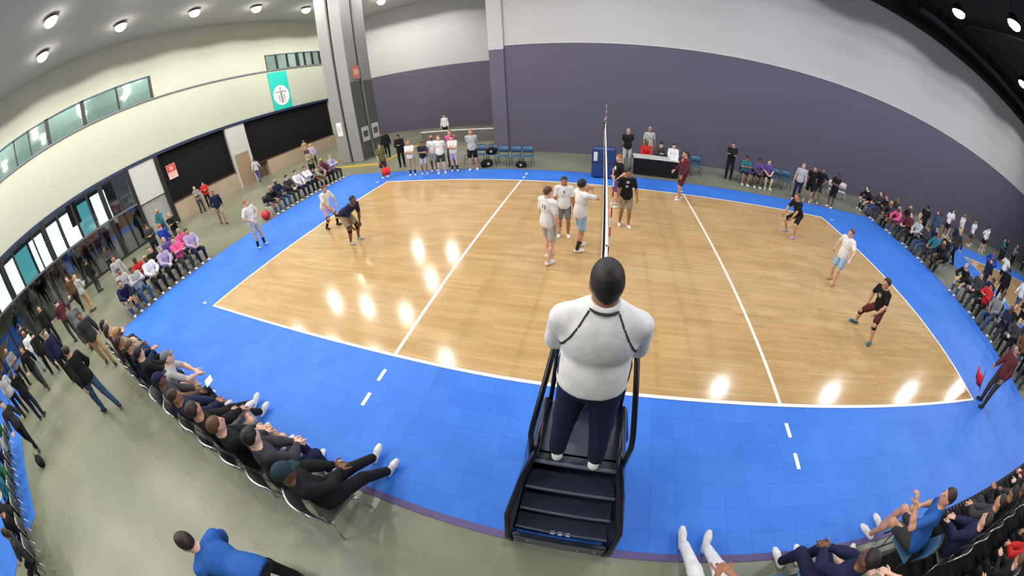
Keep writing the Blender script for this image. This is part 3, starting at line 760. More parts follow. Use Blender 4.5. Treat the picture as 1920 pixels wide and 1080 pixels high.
nt_ = empty('volleyball_net', (0, 4.5, NETZ - 1.0)); tag(nt_, 'volleyball net with white tapes seen end on', 'net')
M_tape = mat('net_tape_white', (236, 232, 230), 0.6, var=0.03); M_cord = mat('net_cord', (26, 24, 26), 0.8)
MB().bbox((-0.012, -4.75, 0.93), (0.012, 4.75, 1.0), 0.004).build('top_tape', M_tape, nt_)
MB().bbox((-0.010, -4.75, 0.0), (0.010, 4.75, 0.05), 0.004).build('bottom_tape', M_tape, nt_)
for s in (-1, 1): MB().bbox((-0.013, s * 4.5 - 0.025, 0.0), (0.013, s * 4.5 + 0.025, 1.0), 0.003).build('side_band', M_tape, nt_)
g_ = MB()
for k in range(95): y = -4.7 + k * 0.1; g_.box((-0.0025, y - 0.0025, 0.03), (0.0025, y + 0.0025, 0.95))
for k in range(1, 10): z = k * 0.1; g_.box((-0.0025, -4.75, z - 0.0025), (0.0025, 4.75, z + 0.0025))
c_ = g_.build('net_cords', M_cord, nt_); c_['kind'] = 'stuff'
MB().tube([(0, -5.42, 0.97), (0, -4.75, 0.97)], 0.006, 6).build('tension_cable', M_steel, nt_)
MB().tube([(0, 4.75, 0.97), (0, 5.5, 0.97)], 0.006, 6).build('tension_cable', M_steel, nt_)
M_ar = mat('antenna_red', (196, 60, 60), 0.5)
for y, lb in ((0.0, 'near'), (9.0, 'far')):
    a_ = empty('net_antenna', (0.02, y, NETZ - 1.0)); tag(a_, 'striped antenna rod on the %s end of the net' % lb, 'antenna')
    for k in range(17): MB().lathe([(0.007, k * 0.1), (0.007, k * 0.1 + 0.1)], n=8).build('band', M_tape if k % 2 == 0 else M_ar, a_)

st = empty('referee_stand', (-0.02, -1.55, 0.012)); tag(st, 'dark navy referee stand with stepped back and bent handrails', 'referee stand')
M_std = mat('navy_stand_shell', (26, 34, 58), 0.30, var=0.12, coat=0.2); M_trd = mat('stand_tread', (40, 48, 66), 0.38, var=0.12)
ZPL = 1.19
# contoured side shells: outline in (y, z)
prof = [(-0.60, 0.0), (-0.62, 0.18), (-0.50, 0.55), (-0.30, 0.98), (-0.16, 1.26), (-0.02, 1.32), (0.40, 1.28), (0.52, 1.10), (0.56, 0.5), (0.58, 0.0)]
for s in (-1, 1):
    mb = MB(); o0 = []
    w0 = lambda z: 0.50 - 0.11 * z + 0.10 * math.sin(min(z, 1.2) / 1.2 * math.pi)
    n = len(prof); v = []
    for q in (0.0, 0.05):
        v += [(s * (w0(z) - q), y, z) for y, z in prof]
    f = [tuple(range(n)), tuple(reversed(range(n, 2 * n)))] + [(i, n + i, n + (i + 1) % n, (i + 1) % n) for i in range(n)]
    if s < 0: f = [tuple(reversed(q)) for q in f]
    ss_ = mb.add(v, f).build('side_shell', M_std, st)
    e = MB().tube([(s * (w0(z) - 0.02), y, z) for y, z in prof], 0.028, 8).build('edge_roll', mat('stand_edge', (16, 20, 36), 0.3), ss_, smooth=True)
    MB().tube([(s * 0.37, -0.14, 1.10), (s * 0.375, -0.12, 1.52), (s * 0.365, -0.07, 1.62), (s * 0.30, 0.30, 2.04), (s * 0.285, 0.42, 2.07), (s * 0.28, 0.48, 1.98), (s * 0.32, 0.46, 1.2)], 0.022, 10).build('handrail', M_blk, st, smooth=True)
    MB().lathe([(0.07, -0.03), (0.07, 0.03)], n=14).build('wheel', M_blk, st, (s * 0.40, 0.52, 0.08))
MB().bbox((-0.36, -0.17, ZPL - 0.05), (0.36, 0.46, ZPL), 0.012).build('platform', M_trd, st)
pf_ = st.children[-1] if st.children[-1].name.startswith('platform') else [c for c in st.children if c.name.startswith('platform')][0]
MB().bbox((-0.36, -0.185, ZPL - 0.02), (0.36, -0.155, ZPL + 0.008), 0.006).build('platform_nosing', mat('nosing_grey', (96, 104, 120), 0.4), pf_)
for k, (z, y) in enumerate(((0.90, -0.26), (0.60, -0.37), (0.30, -0.48))):
    hw = 0.39 + 0.03 * k
    MB().bbox((-hw, y - 0.03, z - 0.04), (hw, y + 0.20, z), 0.010).build('tread', M_trd, st); tr_ = [c for c in st.children if c.name.startswith('tread')][-1]
    MB().bbox((-hw, y - 0.045, z - 0.03), (hw, y - 0.025, z + 0.006), 0.005).build('tread_nosing', mat('nosing_grey', (96, 104, 120), 0.4), tr_)
    MB().box((-hw, y + 0.17, z), (hw, y + 0.19, z + 0.29)).build('riser', M_std, st)
MB().bbox((-0.46, -0.61, 0.0), (0.46, -0.56, 0.27), 0.01).build('kick_panel', M_std, st)
for k in range(3): MB().box((-0.10 + k * 0.075, -0.535, 0.296), (-0.06 + k * 0.075, -0.50, 0.303)).build('white_mark', mat('stand_mark', (190, 200, 214), 0.5), st)
for x, y, z in ((-0.43, -0.62, 0.12), (-0.30, -0.62, 0.2), (0.20, -0.62, 0.14), (0.36, -0.62, 0.17)):
    MB().lathe([(0.014, -0.01), (0.016, 0.0), (0.008, 0.012)], n=8).build('bolt', M_steel, st, (x, y, z))
MB().box((-0.36, 0.46, 0.1), (0.36, 0.49, 1.15)).build('front_panel', M_std, st)

# the referee on the platform
def ref_extra(root, J):
    def seam(s):
        A = J['neck'] + J['r'] * s * .075 + J['u'] * .02; B = J['chest'] + J['r'] * s * .215 - J['u'] * .06; C2 = B - J['u'] * .22 - J['r'] * s * .01
        out = []
        for a, b in ((A, B), (B, C2)):
            n_ = nrm(np.cross(J['f'], b - a)); L = np.linalg.norm(b - a); d = nrm(b - a)
            def cut(P, a=a, n_=n_, d=d, L=L):
                q = P - a
                return np.maximum(np.maximum(np.abs(q @ n_) - .005, np.abs(q @ d - L / 2) - L / 2 - .004), (P - J['chest']) @ J['f'] + .01)
            G = shirt_groups(J, 'elbow', .016)
            lo, n = bounds([p for g in G for p in g[0]], .0075)
            D = None; Pg = grid_points(lo, n, .0075)
            for prims, k, cuts in G:
                dd = field(prims, lo, n, .0075, k)
                for c in cuts: dd = np.maximum(dd, (c[0] - Pg) @ c[1])
                D = dd if D is None else np.minimum(D, dd)
            D = np.maximum(D - .005, cut(Pg))
            out.append(nets(D, lo, .0075) + (0,))
        part('shirt_seam', npmesh('shirt_seam', out, 1), [cloth('charcoal')], [c for c in root.children if c.name.startswith('shirt')][0])
    seam(-1); seam(1)
    cg = [([rc(J['neck'] - J['u'] * .02, J['neck'] + J['u'] * .06, .094, .078)], .02, [(J['neck'] + J['u'] * .062, nrm(-J['u'] + .25 * J['f']))])]
    co_ = part('collar', npmesh('collar', [shape(cg, .012) + (0,)], 1), [cloth('white')], root)
    cg = [([rc(J['neck'] + J['u'] * .010, J['neck'] + J['u'] * .04, .097, .091)], .02, [(J['neck'] + J['u'] * .030, -J['u']), (J['neck'] + J['u'] * .018, J['u'])])]
    part('collar_stripe', npmesh('collar_stripe', [shape(cg, .006) + (0,)], 1), [cloth('charcoal')], co_)
JR = pose(pel=(0, 0, .95), lean=.05, wl=(-.27, .30, .90), wrr=(.26, .30, .90), el_l=(-.45, -1, -.2), el_r=(.45, -1, -.2), al=(-.16, -.06, .075), ar=(.15, -.10, .075), tl=-.2, tr=.2,
          head=(.10, -.12), bw=1.30, bd=1.42, curl=.9)
person('referee', JR, (-0.03, -1.57, 0.012 + ZPL), 0, 'referee in white top and navy trousers standing on the stand, back turned', 'white', 'navy', 'elbow', 'trousers', 'white',
       ('black', 'nape'), skin=2, ht=1.78, h=.0125, extra=ref_extra)
# ------------------------------------------------------------------ chairs
def face(dx, dy): return math.atan2(-dx, dy)
def curved_panel(wd, y, z0, z1, bow, th, tilt, n=8):
    mb = MB(); v = []; f = []
    for q in (0, 1):
        for zz in (z0, (z0 + z1) / 2, z1):
            for i in range(n + 1):
                t = i / n * 2 - 1
                v.append((t * wd, y - bow * (1 - t * t) - tilt * (zz - z0) - q * th, zz - (0.03 * t * t if zz == z1 else 0)))
    m = n + 1
    for q in (0, 1):
        for r in range(2):
            for i in range(n):
                a = q * 3 * m + r * m + i
                f.append((a, a + 1, a + m + 1, a + m) if q else (a + m, a + m + 1, a + 1, a))
    for i in range(n):
        f.append((i, i + 1, 3 * m + i + 1, 3 * m + i)); a = 2 * m + i; f.append((a + 1, a, a + 3 * m, a + 3 * m + 1))
    for r in range(2):
        a = r * m; f.append((a + m, a, a + 3 * m, a + 4 * m)); a = r * m + n; f.append((a, a + m, a + 4 * m, a + 3 * m))
    return mb.add(v, f)
def chair_proto(seatm, backm, rimm):
    r = empty('chair')
    MB().bbox((-0.22, -0.20, 0.415), (0.22, 0.21, 0.45), 0.015).build('seat', seatm, r)
    curved_panel(0.22, -0.20, 0.55, 0.84, 0.05, 0.022, 0.18).build('backrest', backm, r, smooth=True)
    MB().tube([(t * 0.225, -0.262 - 0.05 * (1 - t * t) + 0.0, 0.852 - 0.03 * t * t) for t in [i / 6 - 1 for i in range(13)]], 0.014, 8).build('back_rim', rimm, r, smooth=True)
    for s in (-1, 1):
        MB().tube([(s * 0.215, -0.20, 0.41), (s * 0.225, -0.27, 0.83)], 0.011, 8).build('back_post', rimm, r, smooth=True)
        MB().tube([(s * 0.21, 0.17, 0.42), (s * 0.225, 0.24, 0.0)], 0.011, 8).build('leg', rimm, r, smooth=True)
        MB().tube([(s * 0.21, -0.17, 0.42), (s * 0.225, -0.26, 0.0)], 0.011, 8).build('leg', rimm, r, smooth=True)
    MB().tube([(-0.217, 0.20, 0.22), (0.217, 0.20, 0.22)], 0.008, 6).build('stretcher', rimm, r)
    return r
M_chrome = mat('chrome_tube', (206, 206, 206), 0.22, metal=0.9)
CH = {'charcoal': chair_proto(mat('charcoal_vinyl', (66, 66, 68), 0.5), mat('charcoal_vinyl', (66, 66, 68), 0.5), M_chrome),
      'blue': chair_proto(mat('blue_chair_plastic', (54, 96, 128), 0.45), mat('blue_chair_plastic', (54, 96, 128), 0.45), M_dark),
      'white': chair_proto(mat('pale_chair_plastic', (196, 196, 194), 0.45), mat('pale_chair_plastic', (196, 196, 194), 0.45), M_chrome)}
USED = set()
def chair(kind, x, y, rz, label, z=0.0, group=None):
    o = CH[kind] if kind not in USED else copy_tree(CH[kind]); USED.add(kind)
    o.location = (x, y, z); o.rotation_euler = (0, 0, rz)
    return tag(o, label, 'chair', group)
ORD = ['first', 'second', 'third', 'fourth', 'fifth', 'sixth', 'seventh', 'eighth', 'ninth', 'tenth', 'eleventh', 'twelfth', 'thirteenth', 'fourteenth', 'fifteenth', 'sixteenth', 'seventeenth', 'eighteenth', 'nineteenth', 'twentieth']

# ------------------------------------------------------------------ pose library
LEGS = dict(pel=(0, -.06, .56), al=(-.13, .38, .075), ar=(.13, .36, .075), kl=(-.15, .4, 1), kr=(.15, .4, 1))
SIT = {
 'lap': pose(lean=-.08, wl=(-.10, .22, .70), wrr=(.11, .24, .70), el_l=(-1, -.5, -.3), el_r=(1, -.5, -.3), **LEGS),
 'clasp': pose(lean=.10, wl=(-.04, .30, .70), wrr=(.05, .30, .71), el_l=(-1, -.3, -.3), el_r=(1, -.3, -.3), head=(.3, -.15), **LEGS),
 'forward': pose(lean=.62, wl=(-.06, .52, .66), wrr=(.08, .54, .64), el_l=(-1, .2, -.4), el_r=(1, .2, -.4), head=(-.2, .1), **LEGS),
 'phone': pose(lean=.06, wl=(-.05, .30, .88), wrr=(.06, .30, .88), el_l=(-.8, -.2, -.8), el_r=(.8, -.2, -.8), head=(0, -.45), **LEGS),
 'folded': pose(lean=-.05, wl=(.08, .17, .86), wrr=(-.08, .19, .83), el_l=(-.8, .2, -.6), el_r=(.8, .2, -.6), head=(-.4, 0), **LEGS),
 'stretch': pose(pel=(0, -.02, .555), lean=-.20, al=(-.15, .72, .08), ar=(.12, .66, .08), kl=(-.1, .3, 1), kr=(.1, .3, 1), wl=(-.05, .26, .70), wrr=(.07, .26, .71), el_l=(-1, -.3, -.3), el_r=(1, -.3, -.3), head=(-.35, -.1), toe=.5),
 'crossleg': pose(pel=(0, -.06, .56), lean=-.10, al=(-.13, .38, .075), ar=(-.10, .40, .62), kl=(-.15, .4, 1), kr=(.8, .6, .3), wl=(-.14, .25, .72), wrr=(.05, .34, .74), el_l=(-1, -.5, -.3), el_r=(1, -.4, -.2), head=(.4, 0)),
}
STAND = {
 'relax': pose(),
 'akimbo': pose(wl=(-.19, .05, 1.02), wrr=(.19, .05, 1.02), el_l=(-1, -.4, 0), el_r=(1, -.4, 0), al=(-.15, 0, .075), ar=(.15, -.04, .075), head=(.3, 0)),
 'cross': pose(wl=(.09, .19, 1.20), wrr=(-.09, .21, 1.17), el_l=(-.7, .2, -.6), el_r=(.7, .2, -.6), head=(-.3, -.05), al=(-.13, .04, .075)),
 'phone': pose(wl=(-.05, .27, 1.18), wrr=(.06, .28, 1.20), el_l=(-.5, -.3, -1), el_r=(.5, -.3, -1), head=(0, -.4), lean=.04),
 'walk': pose(lean=.06, al=(-.09, .27, .085), ar=(.09, -.30, .13), wl=(-.26, -.20, .92), wrr=(.25, .24, .98), kl=(-.1, 1, 0), kr=(.1, 1, 0)),
 'behind': pose(wl=(-.07, -.17, .95), wrr=(.07, -.18, .93), el_l=(-1, -.7, 0), el_r=(1, -.7, 0), al=(-.14, 0, .075), ar=(.14, 0, .075)),
 'handup': pose(wl=(-.25, .10, .90), wrr=(.10, .20, 1.50), el_r=(.7, .1, -.8), head=(-.5, .05), al=(-.13, .05, .075)),
}
FAR = .026
def rowtop(t): return t
def sitter(where, x, y, rz, p, top, bottom='charcoal', kind='trousers', hair=('dark brown', 'short'), sleeve='long', shoes='charcoal', ck='charcoal', ht=1.70, cap=None, skin=None, verb='seated', z=0.0, h=FAR):
    cpt = (' and %s cap' % cap) if cap else ''
    person('sit_%s_%g' % (p, h), SIT[p], (x, y, z), rz, '%s person in %s top%s, %s' % (verb, top, cpt, where.replace(' in left near row', ', left near row')), top, bottom, sleeve, kind, shoes, hair, skin, ht, cap, h=h)
    if ck: chair(ck, x - (-math.sin(rz)) * 0.03, y - math.cos(rz) * 0.03, rz, '%s chair under the %s-topped sitter, %s' % (ck, top, where), z)
def stander(where, x, y, rz, p, top, bottom='charcoal', kind='trousers', hair=('dark brown', 'short'), sleeve='long', shoes='charcoal', ht=1.70, cap=None, skin=None, z=0.0, h=FAR, **k):
    nm_ = {'shorts': 'shorts', 'tights': 'leggings'}.get(kind, 'trousers')
    lb = 'standing person in %s top and %s %s, %s' % (top, bottom, nm_, where)
    if len(lb.split()) > 16: lb = 'standing person in %s top, %s' % (top, where)
    return person('std_%s_%g' % (p, h), STAND[p], (x, y, z), rz, lb, top, bottom, sleeve, kind, shoes, hair, skin, ht, cap, h=h, **k)

# ------------------------------------------------------------------ players and officials on the court
ZC, ZB = 0.017, 0.012
PH = .018
person('p1', pose(lean=.04, wl=(-.12, .16, 1.12), wrr=(.16, .12, 1.02), el_l=(-1, -.4, -.2), el_r=(1, -.4, 0), al=(-.13, .02, .075), ar=(.13, -.05, .075)), (-10.38, 3.0, ZB), face(1, .1),
       'player in white shirt, grey shorts and navy socks on left blue border', 'white', 'light grey', 'short', 'shorts', 'light blue', ('ginger', 'short'), 0, 1.70, socks='navy', h=PH)
person('p2', pose(pel=(0, -.08, .80), lean=.38, wl=(-.16, .34, .82), wrr=(.18, .34, .80), al=(-.20, .10, .075), ar=(.18, -.10, .075), el_l=(-1, -.2, -.2), el_r=(1, -.2, -.2)), (-8.21, 4.45, ZC), face(1, -.1),
       'player in white shirt and white shorts with black leg sleeves near left end line', 'white', 'lilac', 'short', 'shorts', 'charcoal', ('brown', 'short'), 1, 1.60, socks='black', pads='black', h=PH)
person('p3', pose(pel=(0, -.16, .84), lean=1.02, wl=(-.15, .22, .56), wrr=(.15, .22, .56), al=(-.15, .0, .075), ar=(.15, -.02, .075), el_l=(-1, .2, .2), el_r=(1, .2, .2), head=(0, .05)), (-6.5, 3.58, ZC), face(1, -.15),
       'player in navy shirt bent over with hands on knees, khaki shorts', 'navy', 'khaki', 'short', 'shorts', 'light grey', ('black', 'short'), 3, 1.74, pads='black', h=PH)
person('p4', pose(wl=(-.24, .06, .88), wrr=(.26, .02, .86), al=(-.13, .12, .075), ar=(.12, -.14, .085), head=(-.3, 0)), (-1.10, 3.30, ZC), face(.55, .8),
       'player in white shirt with number on the back, nearest of three at the net', 'white', 'light grey', 'short', 'shorts', 'white', ('brown', 'short'), 0, 1.70, h=PH,
       extra=lambda r, J: [emblem('charcoal', x, .04, .012, .055, False, 'jersey_number')(r, J) for x in (-.035, .03)])
person('p5', pose(wl=(-.25, .08, .88), wrr=(.26, .06, .88), al=(-.12, .0, .075), ar=(.12, .0, .075)), (-0.92, 4.55, ZC), face(.15, -1),
       'player in white shirt and grey shorts facing the camera at the net', 'white', 'grey', 'short', 'shorts', 'white', ('black', 'short'), 2, 1.55, h=PH, extra=emblem('charcoal', .0, .06, .018, .04))
person('p6', pose(wl=(-.06, .24, 1.50), wrr=(.05, .28, 1.48), el_l=(-.8, .2, -.6), el_r=(.8, .3, -.5), al=(-.12, .10, .075), ar=(.12, -.14, .085), lean=.04), (-0.49, 3.95, ZC), face(.75, .55),
       'player in white shirt and light blue shorts raising hands to face', 'white', 'light blue', 'short', 'shorts', 'white', ('black', 'curly'), 1, 1.68, socks='charcoal', h=PH)
person('p7', pose(wl=(-.30, .10, .92), wrr=(.26, .06, .88), al=(-.12, .08, .075), ar=(.12, -.06, .075)), (0.61, 5.55, ZC), face(.15, -1),
       'player in black shirt with pale emblem and khaki shorts facing camera', 'black', 'khaki', 'short', 'shorts', 'white', ('black', 'short'), 2, 1.60, h=PH,
       extra=lambda r, J: [emblem('light grey', .01, .09, .045, .03)(r, J), emblem('light blue', .03, -.03, .04, .035)(r, J)])
person('p8', pose(wl=(-.19, .06, 1.02), wrr=(.19, .06, 1.02), el_l=(-1, -.4, 0), el_r=(1, -.4, 0), al=(-.13, .05, .075), ar=(.13, -.05, .075), head=(.3, 0)), (0.42, 6.95, ZC), face(-.9, -.4),
       'ginger player in black shirt, hands on hips, just beyond the net', 'black', 'purple', 'short', 'shorts', 'white', ('ginger', 'short'), 0, 1.66, h=PH, extra=emblem('white', -.02, .02, .05, .06))
person('p9', pose(wl=(-.24, .12, .92), wrr=(.20, .22, 1.0), al=(-.12, .08, .075), ar=(.12, -.08, .075)), (2.70, 8.3, ZC), face(-1, -.2),
       'player in maroon shirt and shorts at the far end of right attack line', 'maroon', 'maroon', 'long', 'shorts', 'white', ('dark brown', 'long'), 1, 1.74, h=PH, extra=emblem('orange', .0, .12, .06, .05))
person('p10', pose(pel=(0, -.12, .74), lean=.50, wl=(-.20, .38, .62), wrr=(.22, .36, .64), al=(-.30, .06, .075), ar=(.26, -.06, .075), kl=(-.5, 1, 0), kr=(.5, 1, 0), el_l=(-1, -.2, -.2), el_r=(1, -.2, -.2)), (6.15, 6.55, ZC), face(-1, -.25),
       'player in black shirt crouching near the far right corner', 'black', 'black', 'short', 'shorts', 'lilac', ('brown', 'short'), 1, 1.60, h=PH)
person('p11', pose(pel=(0, 0, .90), lean=.12, wl=(-.42, .30, 1.02), wrr=(.34, .02, .92), al=(-.14, .10, .075), ar=(.14, -.10, .075), el_l=(-.8, -.4, -.6), el_r=(.6, -.8, 0)), (6.19, 3.9, ZC), face(-1, -.35),
       'player in white shirt and light blue shorts, arm out, on right half', 'white', 'light blue', 'short', 'shorts', 'tan', ('brown', 'short'), 0, 1.52, h=PH)
person('p12', pose(pel=(0, -.06, .78), lean=.40, wl=(-.24, .30, .76), wrr=(.26, .10, .72), al=(-.40, .12, .075), ar=(.36, .04, .075), kl=(-.4, 1, 0), kr=(.4, 1, 0), el_l=(-1, -.2, 0), el_r=(1, -.4, 0), tl=-.5, tr=.5), (6.0, 1.98, ZC), face(-1, -.12),
       'player in black shirt with yellow emblem and teal shoes, wide stance', 'black', 'maroon', 'short', 'shorts', 'teal', ('dark brown', 'curly'), 1, 1.50, pads='black', h=PH, extra=emblem('khaki', 0, .05, .05, .05))
def flag(x, y, z, rz, tilt, label):
    f_ = empty('line_flag', (x, y, z), rz); f_.rotation_euler = (tilt, 0, rz); tag(f_, label, 'flag')
    MB().tube([(0, 0, -0.10), (0, 0, 0.55)], 0.009, 6).build('stick', M_dark, f_)
    mb = MB(); n = 8; v = []; fc = []
    for q in (0, 1):
        for j in (0, 1):
            for i in range(n + 1): v.append((0.36 * i / n, 0.03 * math.sin(i * 1.1) + q * 0.006, 0.16 + 0.36 * j - 0.05 * i / n))
    m = n + 1
    for i in range(n): fc += [(i, i + 1, m + i + 1, m + i), (2 * m + i + 1, 2 * m + i, 3 * m + i, 3 * m + i + 1), (m + i, m + i + 1, 3 * m + i + 1, 3 * m + i), (i + 1, i, 2 * m + i, 2 * m + i + 1)]
    fc += [(n, 2 * m + n, 3 * m + n, m + n), (0, m, 3 * m, 2 * m)]
    mb.add(v, fc).build('cloth', mat('flag_red', (216, 30, 34), 0.7), f_, smooth=True)
person('lj1', pose(wl=(-.24, .10, .90), wrr=(.18, .36, .82), al=(-.13, .04, .075), ar=(.13, -.04, .075)), (9.32, -0.12, ZB), face(-1, .35),
       'line judge in maroon top holding a red flag at the near right corner', 'maroon', 'charcoal', 'long', 'trousers', 'charcoal', ('dark brown', 'short'), 1, 1.66, h=PH)
flag(8.98, 0.20, 0.62, 1.3, 2.6, 'red line flag held at the near right corner of the court')
person('lj2', pose(wl=(-.24, .06, .88), wrr=(.22, .24, .80), al=(-.12, 0, .075), ar=(.12, 0, .075)), (-9.55, 9.65, ZB), face(.8, -.6),
       'line judge in olive top and maroon shorts holding a red flag, far left corner', 'olive', 'maroon', 'short', 'shorts', 'white', ('brown', 'short'), 1, 1.62, h=PH)
flag(-9.42, 9.40, 0.68, 0.4, 2.9, 'red line flag held at the far left corner of the court')

# ------------------------------------------------------------------ far side: team on the left, scorer table, team on the right
FL = [(-8.12, 9.85, 'white', 'khaki', 'cross', ('blond', 'short'), 1.60, 'navy', 'leftmost of the group by far left bench'), (-7.55, 9.95, 'navy', 'light grey', 'cross', ('black', 'short'), 1.50, None, 'second in the group by far left bench'),
      (-7.25, 10.35, 'white', 'light grey', 'relax', ('blond', 'short'), 1.66, None, 'third in the group by far left bench'), (-6.70, 9.95, 'white', 'charcoal', 'behind', ('ginger', 'short'), 1.72, None, 'fourth in the group by far left bench'),
      (-6.25, 10.3, 'white', 'lilac', 'cross', ('dark brown', 'short'), 1.62, 'navy', 'fifth in the group by far left bench'), (-5.42, 10.42, 'light grey', 'black', 'behind', ('ginger', 'short'), 1.82, None, 'tallest, at the right of far left group')]
for x, y, t, b, p, hr, ht, so, wh in FL:
    stander(wh, x, y, face(.35, -1), p, t, b, 'shorts', hr, 'short', 'white', ht, z=ZB, h=.022, socks=so)
stander('behind the far left bench group', -9.7, 11.5, face(.5, -1), 'phone', 'black', 'black', 'trousers', ('black', 'short'), ht=1.72)
stander('at the foot of the grey column', -12.0, 13.6, face(.7, -.7), 'relax', 'black', 'black', 'trousers', ('black', 'short'), ht=1.70)
stander('far back in the bay', -10.6, 18.8, face(0, -1), 'relax', 'white', 'black', 'trousers', ('dark brown', 'short'), ht=1.78)
stander('far left bench, half hidden behind white-shirted team', -6.75, 11.2, face(.2, -1), 'behind', 'pink', 'charcoal', 'trousers', ('ginger', 'short'), ht=1.74)
for i, x in enumerate((-4.35, -3.78, -3.25)):
    chair('blue', x, 11.25, face(0, -1), 'empty blue chair, %s from the right in the far left bench' % ORD[2 - i])
for i, x in enumerate((-6.0, -5.5, -4.95)):
    chair('blue', x, 11.6, face(0, -1), 'blue chair behind the tall grey-shirted man, %s from left' % ORD[i])
def bag(x, y, z, rz, s, col, label, name='sports_bag'):
    b_ = empty(name, (x, y, z), rz); tag(b_, label, 'bag')
    v, f = shape([([el((0, 0, .17 * s), (.24 * s, .14 * s, .16 * s)), rc((-.14 * s, 0, .12 * s), (.14 * s, 0, .12 * s), .12 * s, .12 * s)], .06, [(V(0, 0, 0.0), V(0, 0, 1))])], .022)
    part('bag_body', npmesh('bag_body', [(v, f, 0)], 1), [cloth(col)], b_)
    MB().tube([(-.12 * s, 0, .28 * s), (-.10 * s, 0, .40 * s), (.10 * s, 0, .40 * s), (.12 * s, 0, .28 * s)], 0.012, 6).build('strap', M_blk, b_, smooth=True)
    MB().box((-.05 * s, -.15 * s, .10 * s), (.05 * s, -.125 * s, .2 * s)).build('pocket_tag', mat('bag_tag', (190, 190, 190), 0.5), b_)
bag(-4.95, 11.55, 0.45, 0.2, 1.0, 'black', 'black backpack on the chair beside the tall man')
bag(-5.0, 10.95, 0.0, 0.8, 1.1, 'black', 'black sports bag on floor beside the tall man')
bag(-3.45, 10.9, 0.0, 0.1, 0.9, 'black', 'black bag on floor under the empty blue chairs')
# scorer table
tb = empty('scorer_table', (2.2, 11.35, 0)); tag(tb, 'scorer table with black skirt and pale top edge', 'table')
MB().bbox((-0.95, -0.38, 0.71), (0.95, 0.38, 0.75), 0.01).build('table_top', mat('pale_laminate', (196, 196, 194), 0.5), tb)
mb = MB(); n = 60; pts = []
for i in range(n + 1): t = i / n; pts.append((-0.96 + 1.92 * t, -0.39 - 0.012 * math.sin(t * 90)))
mb.add([(x, y, 0.70) for x, y in pts] + [(x, y - 0.02, 0.04) for x, y in pts] + [(x, y + .01, 0.70) for x, y in pts] + [(x, y - 0.01, 0.04) for x, y in pts],
       [(n + 1 + i, n + 2 + i, i + 1, i) for i in range(n)] + [(2 * n + 2 + i, 2 * n + 3 + i, 3 * n + 4 + i, 3 * n + 3 + i) for i in range(n)])
mb.build('skirt', cloth('black'), tb, smooth=True)
for sx in (-.88, .88):
    for s_y in (-.32, .32): MB().tube([(sx, s_y, 0), (sx, s_y, .71)], .016, 6).build('leg', M_steel, tb)
sb = empty('scoreboard', (2.95, 11.3, 0.75)); tag(sb, 'small white flip scoreboard on the scorer table', 'scoreboard')
MB().prism([(-.10, 0), (.10, 0), (.01, .22), (-.01, .22)], 'x', -.18, .18).build('easel', mat('score_white', (222, 222, 226), 0.5), sb)
for s in (-1, 1): MB().add([(s * .09 - .06, -.075, .03), (s * .09 + .06, -.075, .03), (s * .09 + .06, -.02, .17), (s * .09 - .06, -.02, .17)], [(0, 1, 2, 3)]).build('flip_card', mat('score_card', (70, 70, 110), 0.5), sb)
stander('behind left end of scorer table', 1.02, 11.9, face(.1, -1), 'behind', 'black', 'light grey', 'trousers', ('grey', 'short'), 'short', 'charcoal', 1.80)
stander('behind scorer table, tallest there', 2.05, 12.75, face(.3, -1), 'relax', 'light grey', 'tan', 'trousers', ('grey', 'short'), 'short', 'charcoal', 1.86)
sitter('leftmost of three at scorer table', 1.85, 12.0, face(0, -1), 'clasp', 'red', hair=('brown', 'short'), ck='blue')
sitter('middle of three at scorer table', 2.5, 12.0, face(0, -1), 'phone', 'charcoal', hair=('black', 'short'), ck='blue')
sitter('rightmost of three at scorer table', 3.05, 12.0, face(-.2, -1), 'clasp', 'white', hair=('black', 'short'), ck='blue')
for i, x in enumerate((3.7, 4.2)): chair('blue', x, 12.1, face(0, -1), 'empty blue chair just right of scorer table, %s of two' % ORD[i])
# right-hand bench
stander('left end of far right bench', 5.85, 12.3, face(-.4, -1), 'cross', 'black', 'black', 'trousers', ('dark brown', 'short'), ht=1.72)
sitter('leftmost on far right bench', 6.5, 12.0, face(-.1, -1), 'phone', 'teal', 'navy', 'shorts', ('black', 'short'), 'short', 'white', 'blue', 1.62)
sitter('second on far right bench', 7.1, 11.95, face(-.1, -1), 'clasp', 'purple', 'black', 'shorts', ('black', 'short'), 'short', 'white', 'blue', 1.62)
sitter('third on far right bench', 7.65, 12.0, face(-.1, -1), 'lap', 'purple', 'black', 'shorts', ('brown', 'short'), 'short', 'white', 'blue', 1.62)
for i, x in enumerate((8.25, 8.8)): chair('blue', x, 12.2, face(-.1, -1), 'empty blue chair on far right bench, %s of two' % ORD[i])
stander('in front of the empty far right bench chairs', 8.6, 10.72, face(-.6, -.8), 'relax', 'light grey', 'navy', 'trousers', ('grey', 'short'), 'short', 'white', 1.64, z=0)
stander('first of three dark players at far right corner', 9.3, 10.85, face(-.6, -.8), 'behind', 'black', 'black', 'shorts', ('dark brown', 'short'), 'short', 'white', 1.62)
stander('second of three dark players at far right corner', 9.85, 11.0, face(-.7, -.7), 'akimbo', 'black', 'charcoal', 'shorts', ('black', 'short'), 'short', 'white', 1.62)
stander('third of three dark players at far right corner', 10.5, 10.68, face(-.9, -.5), 'cross', 'black', 'black', 'shorts', ('black', 'short'), 'short', 'white', 1.60)
for i, x in enumerate((11.7, 12.3)): chair('white', x, 12.4, face(-.5, -1), 'empty pale chair beyond the far right corner, %s of two' % ORD[i])

